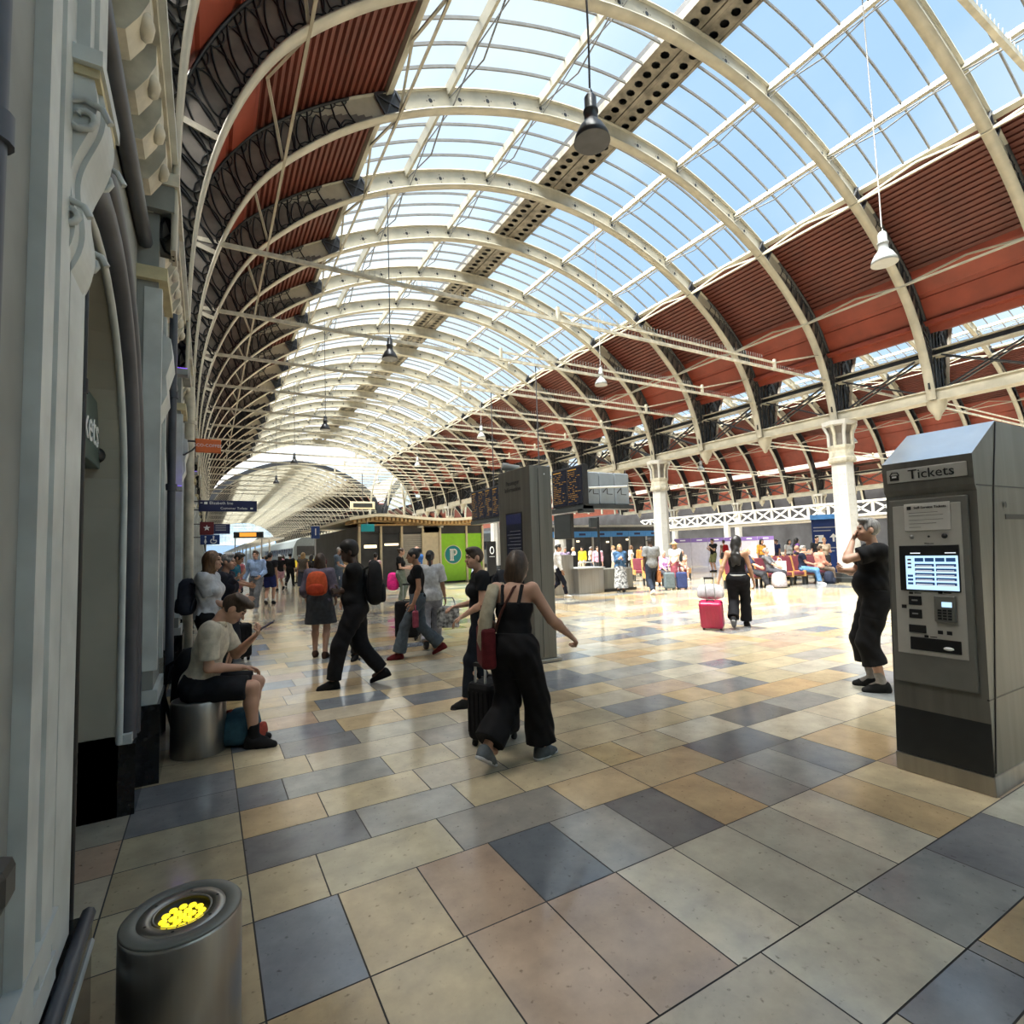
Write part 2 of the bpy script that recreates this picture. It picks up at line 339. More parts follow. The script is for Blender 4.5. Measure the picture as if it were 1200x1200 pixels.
def rib_mesh(V, detail=2):
    mb = MB(); w = .13; wt = .02
    for sd in (-1, 1):
        U, Z, nx, nz_, d, S_ = V.half[sd]; k = V.k
        step = 1 if detail == 2 else 2 if detail == 1 else 4
        idx = list(range(0, len(U), step)); idx[-1] = len(U)-1
        ix = [V.xc+sd*U[i] for i in idx]; iz = [Z[i] for i in idx]; N = [Vector((sd*nx[i], 0, nz_[i])) for i in idx]
        path = [(Vector((x, 0, z)), Vector((0,1,0)), n) for x, z, n in zip(ix, iz, N)]
        mb.sweep(path, [(-w,0),(w,0),(w,.035),(-w,.035)], 'cream', smooth=True)
        path2 = [(Vector((x, 0, z))+n*d[i], Vector((0,1,0)), n) for x, z, n, i in zip(ix, iz, N, idx)]
        split = next(j for j, i in enumerate(idx) if U[i]/k > 7.2)
        mb.sweep(path2[:split+1], [(-w*.7,-.03),(w*.7,-.03),(w*.7,0),(-w*.7,0)], 'cream', smooth=True)
        mb.sweep(path2[split:], [(-w*.7,-.03),(w*.7,-.03),(w*.7,0),(-w*.7,0)], 'iron', smooth=True)
        for sy in (-wt, wt):                       # the two faces of the web
            for a in range(len(idx)-1):
                i, j = idx[a], idx[a+1]; um = (U[i]+U[j])/2/k
                q = lambda t, n: Vector((V.xc+sd*(U[t]+nx[t]*d[t]*n), sy, Z[t]+nz_[t]*d[t]*n))
                dk = 0 if um < 6.95 else min(1, ((um-6.95)/1.7)**.6)
                if dk < .97: mb.add([q(i,dk), q(j,dk), q(j,1), q(i,1)], [(0,1,2,3)], 'cream')
                if dk > 0: mb.add([q(i,0), q(j,0), q(j,dk), q(i,dk)], [(0,1,2,3)], 'petal' if detail == 2 else 'iron')
        if detail:
            # pierced rosettes of the cream web
            s0, s1 = V.arc(sd, .9), V.arc(sd, 6.0)
            for S0 in np.arange(s0, s1, .82):
                for ds, n, r in ((0,.5,.055),(.1,.5,.02),(-.1,.5,.02),(0,.72,.02),(0,.28,.02)):
                    c = V.at(sd, S=S0+ds, n=n)
                    for sy in (-wt-.004, wt+.004):
                        mb.add([(c[0]+r*math.cos(t), sy, c[1]+r*math.sin(t)) for t in np.arange(0, 6.28, 6.2832/8)], [tuple(range(8))], 'petal' if abs(ds) or n != .5 else 'iron')
            # square iron bracket at the glazing edge
            c = [V.at(sd, 6.35, .06), V.at(sd, 6.8, .06), V.at(sd, 6.8, .98), V.at(sd, 6.35, .98)]
            for sy in (-1, 1):
                y = sy*.06
                mb.add([P3(p, y) for p in c], [(0,1,2,3)], 'iron'); m_ = sum(c)/4
                for p in c: mb.bar(P3(p, y*1.3), P3(m_, y*1.3), .03, .03, 'slate'); mb.bar(P3(p, y*1.3), P3(c[(c.index(p) if False else [id(z) for z in c].index(id(p)))-1], y*1.3), .04, .04, 'slate')
        if detail:
            # cast-iron scrollwork: nested petals fanning up from the springing
            for sy in (-1, 1):
                y = sy*(wt+.012); T = lambda S0, n: P3(V.at(sd, S=S0, n=n), y)
                a0, a1 = V.arc(sd, 7.45), V.arc(sd, V.umax(sd))-.1
                S0 = a0
                while S0 < a1:
                    e = min(1, (S0-a0)/1.1); L = .52+.1*e; top = min(.94, .34+.6*e); lean = .75*e
                    nseg = 9 if detail == 2 else 5
                    pl, pr_ = [], []
                    for q in range(nseg+1):
                        t = q/nseg; wdt = .17*math.sin(math.pi*t**.75)**.8 if 0 < t < 1 else 0
                        nn = .06+(top-.06)*t; sc = S0+.18-lean*t*.5
                        pl.append(T(sc-wdt, nn)); pr_.append(T(sc+wdt, nn))
                    rr = .016 if detail == 2 else .022
                    for pp in (pl, pr_): mb.tube(pp, rr, 'iron', n=4, cap=False, smooth=False)
                    if detail == 2:
                        mb.tube([T(S0-.02, .03), T(S0+.0, .2), T(S0+.02-lean*.2, .5), T(S0-lean*.5, .97)], .02, 'iron', n=4, cap=False)
                        for sg in (-1, 1):
                            mb.tube([T(S0+.18+sg*.19*math.cos(t), .02+.2*math.sin(t)) for t in np.linspace(0, math.pi, 6)], .012, 'iron', n=4, cap=False)
                        mb.tube([T(S0+.05-lean*.5+.16*math.cos(t), .98-.16*math.sin(t)) for t in np.linspace(0, math.pi, 6)], .012, 'iron', n=4, cap=False)
                    S0 += .40
                b0 = V.at(sd, 10.12, .04); b1 = V.at(sd, 10.12, 1)
                mb.bar(P3(b0, y), P3(b1, y), .07, .09, 'cream2')
    return mb
rib_near = rib_mesh(V1, 2).mesh('roof_rib'); rib_far = rib_mesh(V1, 1).mesh('roof_rib_far'); rib_vfar = rib_mesh(V1, 0).mesh('roof_rib_veryfar')
ys1 = [RIB0+PITCH*k for k in range(-6, 16)]
for y in ys1: struct(link('arched_rib_beam', rib_near if y < 34 else rib_far, loc=(0, y, 0)))
ysf = list(np.arange(Y_TR1, Y_END, PITCH))
for y in ysf: struct(link('arched_rib_beam', rib_vfar, loc=(0, y, 0)))
rib2 = rib_mesh(V2, 1).mesh('roof_rib_wide'); rib3 = rib_mesh(V3, 0).mesh('roof_rib_third')
for k in range(-6, 16):
    struct(link('arched_rib_beam', rib2, loc=(0, RIB0+PITCH*k, 0)))
    struct(link('arched_rib_beam', rib3, loc=(0, RIB0+PITCH*k, 0)))
for y in np.arange(Y_TR1, Y_END, PITCH*2): struct(link('arched_rib_beam', rib2, loc=(0, y, 0)))
# ---- roof covering
def strip(V, sd, us, ns, y0, y1, m, mb=None, off=0.):
    mb = mb or MB(); pts = []
    for u, n in zip(us, ns):
        p = V.at(sd, u, 1.0); q = V.at(sd, u, 0.); dirn = (p-q)/np.linalg.norm(p-q); pts.append(p+dirn*(n+off))
    vs = [P3(p, y) for y in (y0, y1) for p in pts]; n = len(pts)
    mb.add(vs, [(i, i+1, n+i+1, n+i) for i in range(n-1)], m); return mb
def roof(V, y0, y1, name, sides=(-1, 1), full=True):
    g = MB(); r = MB()
    for sd in (-1, 1):
        strip(V, sd, np.linspace(.0, 6.5, 24), [.10]*24, y0, y1, 'glass', g)
    for sd in (-1, 1):
        us, ns = [], []
        s0, s1 = V.arc(sd, 6.45), V.arc(sd, 9.0); n = int((s1-s0)/.16)
        U, Z, nx, nz_, d, S_ = V.half[sd]
        for i in range(n):
            for ds, h in ((0,.02),(.06,.02),(.08,.075),(.14,.075)):
                us.append(float(np.interp(s0+i*.16+ds, S_, U/V.k))); ns.append(h)
        strip(V, sd, us, ns, y0, y1, 'redcorr', r)
        strip(V, sd, [8.85, 8.9, 9.0, 9.33, 9.34, 9.40, 9.41, 9.78, 9.79, 9.88, 9.88], [.09, .075, .0, .0, .06, .06, .02, .02, .07, .07, .14], y0, y1, 'red', r)
    o = MB()
    for sd in (-1, 1): strip(V, sd, [6.5, 7.2, 8.0, 8.9, 9.4, 9.88], [.16]*6, y0, y1, 'petal', o)
    struct(o.build('roof_slates_panel')); struct(tag(g.build('roof_glazing_panel'))); struct(r.build('roof_red_boards_ceiling'))
for V in (V1, V2): roof(V, Y_NEAR, Y_TR0, 'near'); roof(V, Y_TR1, Y_END, 'far')
roof(V3, Y_NEAR, Y_END, 'near')
# transept: the same vault without boarding, all glass, framed by heavier arches
for V in (V1, V2):
    g = MB()
    for sd in (-1, 1): strip(V, sd, np.linspace(0, 9.6, 30), [.12]*30, Y_TR0, Y_TR1, 'glass', g)
    struct(g.build('transept_glazing_panel'))
b = MB()
for y in (Y_TR0+.4, Y_TR1-.4):
    for V in (V1, V2):
        for sd in (-1, 1):
            U, Z, nx, nz_, d, S_ = V.half[sd]; ii = range(0, len(U), 3)
            b.sweep([(Vector((V.xc+sd*U[i], y, Z[i]))+Vector((sd*nx[i],0,nz_[i]))*.1, Vector((0,1,0)), Vector((sd*nx[i],0,nz_[i]))) for i in ii], [(-.2,0),(.2,0),(.2,.45),(-.2,.45)], 'iron')
struct(b.build('transept_arch_beam'))
# cross vault of the transept running towards the second span
g = MB(); yc = (Y_TR0+Y_TR1)/2; hr = (Y_TR1-Y_TR0)/2; A_ = [(yc+hr*math.cos(t), 6.2+7.2*math.sin(t)) for t in np.linspace(.0, math.pi, 28)]
g.add([(x, y, z) for x in (19.5, 53.5) for y, z in A_], [(i, i+1, 28+i+1, 28+i) for i in range(27)], 'glass'); struct(g.build('transept_glazing_panel'))
g = MB()
for x in np.arange(19.5, 54, 2.4): g.sweep([(Vector((x, y, z)), Vector((1,0,0)), Vector((0, (y-yc)/hr, (z-6.2)/7.2))) for y, z in A_], [(-.1,-.25),(.1,-.25),(.1,-.05),(-.1,-.05)], 'cream')
struct(g.build('transept_rib_beam'))
# ---- glazing bars, one bay each
def bars_bay(V):
    mb = MB()
    for q in range(1, 5):
        y = q*PITCH/5
        for sd in (-1, 1):
            us = np.linspace(.55, 6.5, 22); path = []
            for u in us:
                p = V.at(sd, u, 1.0); n = V.at(sd, u, 1.0)-V.at(sd, u, 0.); n /= np.linalg.norm(n)
                path.append((P3(p+n*.05, y), Vector((0,1,0)), Vector((n[0],0,n[1]))))
            mb.sweep(path, [(-.018,-.03),(.018,-.03),(.018,.04),(-.018,.04)], 'bars')
    return mb.mesh('glazing_bars')
gb1, gb2 = bars_bay(V1), bars_bay(V2)
for y in ys1[:-1]: struct(link('glazing_bar_trim', gb1, loc=(0, y, 0))); struct(link('glazing_bar_trim', gb2, loc=(0, y, 0)))
for y in ysf[:-1]: struct(link('glazing_bar_trim', gb1, loc=(0, y, 0)))
# ---- purlins with bowed tension rods
def purlins(V, ys, uu=(2.5, 5.1), edge=True):
    for sd in (-1, 1):
        for u in uu:
            mb = MB(); p = V.at(sd, u, 1.0); q = V.at(sd, u, .0); n = (p-q)/np.linalg.norm(p-q)
            mb.bar(P3(p-n*.06, ys[0]), P3(p-n*.06, ys[-1]), .09, .2, 'cream', up=(n[0],0,n[1]))
            for a, b_ in zip(ys, ys[1:]):
                m_ = (a+b_)/2; lo = q+n*.1
                mb.tube([P3(p-n*.2, a), P3(lo-n*.12, m_), P3(p-n*.2, b_)], .022, 'bars', n=4, cap=False)
                mb.tube([P3(lo, a), P3(p-n*.22, m_), P3(lo, b_)], .018, 'bars', n=4, cap=False)
            struct(mb.build('purlin_beam'))
        if not edge: continue
        mb = MB()
        for u, sp in ((6.5, .55), (8.95, .5)):
            q = V.at(sd, u, 0.); p = V.at(sd, u, 1.); n = (p-q)/np.linalg.norm(p-q)
            for a, b_ in zip(ys, ys[1:]):
                m_ = (a+b_)/2
                mb.bar(P3(q, a), P3(q, b_), .05, .06, 'cream'); mb.bar(P3(q, a), P3(p-n*.1, m_), .05, .05, 'cream'); mb.bar(P3(p-n*.1, m_), P3(q, b_), .05, .05, 'cream')
            if u == 6.5: mb.bar(P3(p, ys[0]), P3(p, ys[-1]), .16, .12, 'cream', up=(n[0],0,n[1]))
        struct(mb.build('purlin_beam'))
purlins(V1, ys1); purlins(V2, ys1); purlins(V1, ysf, edge=False); purlins(V3, ys1[:18], (5.1,))
# ---- pierced ridge girder
def ridge(V, ys):
    top = V.at(1, 0, 1.)[1]; mb = MB(); x0 = V.xc
    mb.box((x0-.62, ys[0], top+.14), (x0+.62, ys[-1], top+.42), 'iron')
    for xa, xb in ((-.66,-.58),(.58,.66),(-.06,.06)): mb.box((x0+xa, ys[0], top-.02), (x0+xb, ys[-1], top+.2), 'ridge')
    y = ys[0]; h = .315
    while y < ys[-1]-.01:
        for xa, xb in ((-.58,-.08),(.08,.58)):
            cx, cy = x0+(xa+xb)/2, y+h/2
            o = [(x0+xa,y),(x0+xb,y),(x0+xb,y+h),(x0+xa,y+h)]
            o8 = [o[0], (cx,y), o[1], (x0+xb,cy), o[2], (cx,y+h), o[3], (x0+xa,cy)]
            i8 = [(cx+.13*math.cos(t), cy+.10*math.sin(t)) for t in [math.radians(225+45*k) for k in range(8)]]
            mb.add([(px, py, top) for px, py in o8+i8], [(k, (k+1)%8, 8+(k+1)%8, 8+k) for k in range(8)], 'ridge')
        y += h
    struct(mb.build('ridge_girder_beam'))
ridge(V1, ys1); ridge(V2, ys1); ridge(V1, ysf)
# ---- tie rods with bird spikes
def tie_mesh(xa, xb, z, up=None, spikes=True):
    mb = MB(); mb.bar((xa,0,z), (xb,0,z), .06, .085, 'cream2')
    rods = [((xa,z),(xb,z))]
    if up:
        ua, ub = up; zz = z+.24
        mb.bar((ua,0,zz), (ub,0,zz), .05, .06, 'cream2'); rods.append(((ua,zz),(ub,zz)))
        for x in up: mb.bar((x,0,z-.05), (x,0,zz+.12), .08, .08, 'cream')
        mb.bar((ub,0,zz), (xb-.5,0,z+1.0), .05, .05, 'cream2')
    if spikes:
        for (a, za), (b_, _) in rods:
            for x in np.arange(a+1.2, b_-.6, .12):
                mb.add([(x-.008,0,za+.03),(x+.008,0,za+.03),(x,.006,za+.19),(x,-.006,za+.19)], [(0,1,2),(1,0,3),(0,2,3),(1,3,2)], 'spikes')
    return mb.mesh('tie_rod')
t1 = tie_mesh(-.22, 20.68, 7.6, (8.0, 17.2)); t1f = tie_mesh(-.22, 20.68, 7.6, (8.0, 17.2), False); t2 = tie_mesh(21.5, 51.7, 7.6, (30, 43), False)
for k in range(0, 15):
    y = RIB0+PITCH*k; struct(link('tie_beam', t1 if k < 9 else t1f, loc=(0, y, 0)))
    if k % 3 == 0: struct(link('tie_beam', t2, loc=(0, y, 0)))
for y in ysf[::3]: struct(link('tie_beam', t1f, loc=(0, y, 0)))
struct(link('tie_beam', tie_mesh(6.5, 20.7, 7.6), loc=(0, 2.2, 0)))
# ---- columns and girders
def column_mesh():
    mb = MB(); n = 8
    def ring(prof, m): mb.lathe(prof, m, n=n, smooth=False)
    ring([(.62,0),(.62,.16),(.56,.2),(.54,.34)], 'dkgrey'); ring([(.415,.34),(.375,4.55)], 'white')
    ring([(.47,4.50),(.49,4.56),(.49,4.66),(.44,4.72),(.42,4.95),(.46,5.05),(.47,5.15)], 'cream2')
    for j in range(8):
        a = math.radians(45*j); d = Vector((math.cos(a), math.sin(a), 0))
        mb.tube([d*.40+Vector((0,0,5.1)), d*.41+Vector((0,0,5.6)), d*.54+Vector((0,0,5.95))], [.06,.06,.08], 'white' if j % 2 else 'cream2', n=6)
    ring([(.37,5.1),(.38,5.6),(.50,5.9)], 'petal'); ring([(.50,5.88),(.60,5.92),(.62,6.08)], 'white')
    for j in range(8):                             # rivet courses
        a = math.radians(45*j+22.5)
        for z in np.arange(.6, 4.4, .38):
            for t in (-.07, .07):
                r = .385-.0088*z; c = Vector((math.cos(a)*r, math.sin(a)*r, z))+Vector((-math.sin(a), math.cos(a), 0))*t
                mb.ell(c, (.018,.018,.018), 'cream2', 5, 4)
    return mb.mesh('column')
cm = column_mesh()
for k in range(0, 6): struct(link('column', cm, loc=(XCOL, RIB0+9.45*k, 0)))
for k in range(-1, 5): struct(link('column', cm, loc=(52.2, RIB0+9.45*k, 0)))
struct(link('column', cm, loc=(XCOL, RIB0-9.45, 0)))
for y in np.arange(Y_TR1, Y_END, 9.45): struct(link('column', cm, loc=(XCOL, y, 0)))
def girder_bay(): # one rib bay of the longitudinal girder; local x across
    mb = MB(); p = PITCH
    mb.box((-.2,0,6.08), (.2,p,6.40), 'cream'); mb.box((-.26,0,6.40), (.26,p,6.44), 'cream2'); mb.box((-.26,0,6.05), (.26,p,6.09), 'cream')
    mb.box((-.17,0,7.52), (.17,p,7.58), 'cream'); mb.box((-.05,0,7.58), (.05,p,7.78), 'iron'); mb.box((-.15,0,7.76), (.15,p,7.80), 'cream')
    for x in (-.14, .14):
        mb.bar((x,.45,6.42), (x,p-.3,7.54), .07, .05, 'iron'); mb.bar((x,.45,7.54), (x,p-.3,6.42), .07, .05, 'iron')
    for x in (-.34,-.12,.12,.34): mb.box((x-.05,-.06,6.42), (x+.05,.06,8.5), 'petal'); mb.tube([(x,-.09,6.42),(x,-.09,8.4)], .03, 'iron', n=5); mb.tube([(x,.09,6.42),(x,.09,8.4)], .03, 'iron', n=5)
    mb.box((-.45,-.03,6.42), (.45,.03,8.5), 'iron')
    for s in (-1, 1):
        for j in range(5):
            mb.tube([(s*.18, -.08, 7.0+j*.3), (s*(.36+.05*j), -.09, 7.25+j*.3), (s*(.5+.06*j), -.08, 7.6+j*.25)], .022, 'iron', n=4)
    return mb.mesh('girder_bay')
gm = girder_bay(); pend = MB().lathe([(.0,5.42),(.07,5.46),(.10,5.58),(.24,5.8),(.30,6.06)], 'cream', n=12).mesh('pendant')
for k in range(-6, 15):
    y = RIB0+PITCH*k
    struct(link('girder_beam', gm, loc=(XCOL, y, 0))); struct(link('girder_beam', gm, loc=(52.2, y, 0)))
    if k % 3: struct(link('girder_pendant_trim', pend, loc=(XCOL, y, 0))); struct(link('girder_pendant_trim', pend, loc=(52.2, y, 0)))
for y in ysf[:-1]: struct(link('girder_beam', gm, loc=(XCOL, y, 0)))
g = MB()
for x in (XCOL, 52.2): g.box((x-.55, Y_NEAR, 8.52), (x+.55, Y_TR0, 8.66), 'red'); g.box((x-.55, Y_TR1, 8.52), (x+.55, Y_END, 8.66), 'red')
struct(g.build('valley_gutter_beam'))
# ---- far gable screens
def gable(V, y):
    mb = MB(); fr = MB(); pts = [V.at(-1, u, 0) for u in np.linspace(10, 0, 24)]+[V.at(1, u, 0) for u in np.linspace(0, 10, 24)[1:]]
    zb = 6.0; pts = [p for p in pts if p[1] >= zb]
    poly = [(p[0], p[1]) for p in pts]; poly = poly + [(poly[-1][0], zb), (poly[0][0], zb)]
    mb.prism(poly, y, y+.03, 'gableglass', axis='y')
    for x in np.arange(V.xc-9*V.k, V.xc+9.1*V.k, 1.0):
        zt = float(np.interp(abs(x-V.xc)/V.k, V.half[1][0]/V.k, V.half[1][1])); fr.bar((x,y-.05,zb), (x,y-.05,zt), .09, .12, 'cream2')
    for z in np.arange(zb, 13.2, 1.3):
        us = [u for u in np.linspace(0, 10.3, 200) if V.at(1, u, 0)[1] > z]; um = us[-1]*V.k
        fr.bar((V.xc-um,y-.05,z), (V.xc+um,y-.05,z), .08, .1, 'cream2')
    struct(mb.build('window_1')); struct(fr.build('window_frame_trim'))
gable(V1, Y_END-.5); gable(V2, Y_END-.5)
# ---- end wall behind the camera and the outer wall
e = MB(); e.box((-2, Y_NEAR-.8, -.05), (74, Y_NEAR-.4, 5.9), 'stone'); struct(e.build('wall_back'))
for V in (V1, V2, V3): gable(V, Y_NEAR-.3)
e = MB(); e.box((73.6, Y_NEAR-.8, -.05), (74, 205, 8.6), 'outer'); struct(e.build('wall_right'))  # far side wall in a very dark, randomly mottled colour
# ---- the ornate left wall: arched recess bays between pilasters
WX, AR, ZS, BAY, AY0 = -.48, 1.22, 1.95, 4.1, 3.05
def arch_bay(first=False):
    mb = MB(); h = BAY/2; zt = 4.55; xb = -1.35
    N = 20; ang = [math.pi*i/N for i in range(N+1)]; A = [(AR*math.cos(t), ZS+AR*math.sin(t)) for t in ang]     # local y, z
    for a, b_ in zip(A, A[1:]): mb.add([(WX,a[0],a[1]),(WX,b_[0],b_[1]),(WX,b_[0],zt),(WX,a[0],zt)], [(0,1,2,3)], 'stone')
    for s in (-1, 1): mb.add([(WX,s*AR,0),(WX,s*h,0),(WX,s*h,zt),(WX,s*AR,zt)], [(0,1,2,3)], 'stone')
    prof = [(AR,0)]+A+[(-AR,0)]
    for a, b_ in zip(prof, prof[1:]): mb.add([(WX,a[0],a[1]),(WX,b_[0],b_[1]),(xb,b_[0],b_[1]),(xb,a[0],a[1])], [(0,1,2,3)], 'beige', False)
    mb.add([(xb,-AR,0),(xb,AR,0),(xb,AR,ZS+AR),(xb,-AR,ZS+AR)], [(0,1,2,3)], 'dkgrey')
    def arcpath(r, x, z0=.45):
        p = [Vector((x, r, z0))]+[Vector((x, r*math.cos(t), ZS+r*math.sin(t))) for t in ang]+[Vector((x, -r, z0))]
        return p[:15] if first else p
    mb.tube(arcpath(AR+.005, WX+.004), .02, 'stonelt', n=8)
    mb.tube(arcpath(AR+.10, WX+.03), .058, 'slate', n=10); mb.tube(arcpath(AR+.23, WX+.045), .052, 'slate', n=10); mb.tube(arcpath(AR+.165, WX+.02), .02, 'stone', n=6)
    for s in ((1,) if first else (-1, 1)):     # plinths beside the opening
        mb.box((WX-.3, s*AR if s > 0 else -h, 0), (WX+.09, h if s > 0 else -AR, .44), 'blackstone'); mb.box((WX-.3, s*AR if s > 0 else -h, .44), (WX+.07, h if s > 0 else -AR, .50), 'stonelt')
    # pilaster on the far side, with panel, capital and plinth
    p0, p1 = h-.32, h+.30
    mb.box((WX, p0, .5), (WX+.14, p1, 4.3), 'stone'); mb.box((WX, p0-.04, 0), (WX+.19, p1+.04, .56), 'blackstone'); mb.box((WX, p0-.02, .56), (WX+.17, p1+.02, .66), 'stonelt')
    for a, b_ in ((p0-.006, p0+.07), (p1-.07, p1+.006)): mb.box((WX+.05, a, .8), (WX+.165, b_, 3.7), 'stonelt')
    mb.box((WX, p0-.05, 3.75), (WX+.2, p1+.05, 3.85), 'ochre'); mb.box((WX, p0-.08, 4.3), (WX+.24, p1+.08, 4.55), 'stone'); mb.box((WX, p0-.1, 4.5), (WX+.27, p1+.1, 4.6), 'cream2')
    mb.prism([(WX+.14,2.75),(WX+.2,2.9),(WX+.19,3.05),(WX+.23,3.2),(WX+.22,3.35),(WX+.14,3.4)], p0+.1, p1-.1, 'stonelt', axis='y')
    # string course, corbels and cornice
    mb.tube([(WX+.05,-h,4.05), (WX+.05,h,4.05)], .05, 'slate', n=8); mb.box((WX, -h, 4.16), (WX+.06, h, 4.22), 'stonelt')
    for y in np.arange(-h+.17, h, .41):
        mb.prism([(WX,4.28),(WX+.10,4.30),(WX+.16,4.40),(WX+.2,4.5),(WX+.2,4.62),(WX,4.62)], y-.1, y+.1, 'cream2', axis='y'); mb.ell((WX+.17,y,4.44), (.05,.09,.06), 'cream2', 8, 6)
    mb.box((WX-.4, -h, 4.62), (WX+.22, h, 4.70), 'cream2'); mb.box((WX-.4, -h, 4.70), (WX+.26, h, 4.76), 'stonelt'); mb.box((WX-.4, -h, 4.76), (WX+.20, h, 4.86), 'cream2')
    mb.box((WX-.5, -h, 4.86), (WX-.36, h, 8.6), 'stone')
    return mb.mesh('wall_bay')
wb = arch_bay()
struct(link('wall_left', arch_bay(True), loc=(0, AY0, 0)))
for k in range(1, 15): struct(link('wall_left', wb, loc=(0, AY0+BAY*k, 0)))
e = MB(); e.box((-1.5, AY0+BAY*14.5, 0), (WX, 205, 8.6), 'stone'); struct(e.build('wall_left'))
e = MB()   # nearest pier with its framed panel, plinth and scroll bracket
e.box((-1.3, Y_NEAR-.4, 0), (-.47, 1.9, 8.6), 'stone')
e.box((-.9, -2.0, 0), (-.40, 2.28, 4.6), 'stone')
for y0, y1, x in ((1.72,1.82,-.365),(1.82,1.90,-.385),(1.90,2.02,-.37),(2.02,2.06,-.39),(2.06,2.28,-.375)): e.box((-.42, y0, .42), (x, y1, 4.6), 'stonelt')
for z0, z1, x in ((.56,.62,-.362),(.50,.56,-.381),(.425,.50,-.366)): e.box((-.42, -2, z0), (x, 2.06, z1), 'stonelt')
e.box((-.6, -2, 0), (-.335, 2.42, .36), 'blackstone'); e.box((-.6, -2, .36), (-.35, 2.40, .40), 'blackstone'); e.tube([(-.345,-2,.40),(-.345,2.41,.40)], .022, 'slate', n=8); e.tube([(-.338,-2,.30),(-.338,2.42,.30)], .012, 'stonelt', n=6)
# scroll bracket (console) under a projecting shaft
t_ = np.linspace(0, 1, 26); sx_ = -.395+.075*t_**.8+.018*np.sin(t_*9.4); sz_ = 2.50+.62*t_
for y0, y1, dx in ((2.0,2.30,0),(2.06,2.24,.014)):
    e.prism([(-.43,2.50)]+[(float(x)+dx,float(z)) for x, z in zip(sx_, sz_)]+[(-.43,3.12)], y0, y1, 'stonelt', axis='y')
for zc, xc, r in ((2.66,-.372,.052),(2.98,-.345,.07)):
    for s_ in (1.992, 2.308): e.tube([(xc+r*(1-k/15)*math.cos(k*.75), s_, zc+r*(1-k/15)*math.sin(k*.75)) for k in range(13)], .011, 'stonelt', n=5)
e.box((-.43, 1.99, 3.12), (-.305, 2.32, 3.15), 'ochre'); e.box((-.43, 1.97, 3.15), (-.295, 2.34, 3.2), 'stonelt'); e.box((-.43, 2.02, 3.2), (-.335, 2.29, 4.6), 'stonelt'); e.box((-.43, 2.08, 3.26), (-.322, 2.23, 4.55), 'stonelt')
struct(e.build('wall_left'))
# ================================================================ PEOPLE: smooth bodies from blended distance fields
def smin(a, b, k):
    h = np.clip(.5+.5*(a-b)/k, 0, 1); return a*(1-h)+b*h-k*h*(1-h)
def nets(F, o, h):
    ins = F < 0; nx, ny, nz_ = F.shape; c = ins[:-1,:-1,:-1].astype(np.int8)
    tot = sum(ins[i:nx-1+i, j:ny-1+j, k:nz_-1+k].astype(np.int8) for i in (0,1) for j in (0,1) for k in (0,1))
    mix = (tot > 0) & (tot < 8); idx = np.argwhere(mix)
    if len(idx) == 0: return np.zeros((0,3)), np.zeros((0,4), int)
    gid = -np.ones(mix.shape, int); gid[mix] = np.arange(len(idx))
    acc = np.zeros((len(idx), 3)); cnt = np.zeros(len(idx)); C = [(i,j,k) for i in (0,1) for j in (0,1) for k in (0,1)]
    val = {q: F[idx[:,0]+q[0], idx[:,1]+q[1], idx[:,2]+q[2]] for q in C}
    for a in C:
        for ax in range(3):
            if a[ax]: continue
            b = list(a); b[ax] = 1; b = tuple(b); va, vb = val[a], val[b]; m = (va < 0) != (vb < 0)
            t = np.where(m, va/np.where(m, va-vb, 1), 0); p = np.array(a, float)[None]+np.zeros((len(idx),1)); p = p.copy(); p[:,ax] += t
            acc[m] += p[m]; cnt[m] += 1
    V = (idx+acc/cnt[:,None])*h+o; Q = []
    for ax in range(3):
        s0 = [slice(1,-1)]*3; s1 = [slice(1,-1)]*3; s0[ax] = slice(0,-1); s1[ax] = slice(1,None)
        e = ins[tuple(s0)] != ins[tuple(s1)]; P = np.argwhere(e); off = np.array([1,1,1]); off[ax] = 0; P = P+off
        if len(P) == 0: continue
        u, w = [(1,2),(2,0),(0,1)][ax]; du = np.zeros(3, int); du[u] = 1; dw = np.zeros(3, int); dw[w] = 1
        g = lambda q: gid[q[:,0], q[:,1], q[:,2]]
        quad = np.stack([g(P-du-dw), g(P-dw), g(P), g(P-du)], 1)
        fl = ins[P[:,0], P[:,1], P[:,2]]; quad[~fl] = quad[~fl][:, ::-1]; Q.append(quad)
    Q = np.concatenate(Q); return V, Q[(Q >= 0).all(1)]
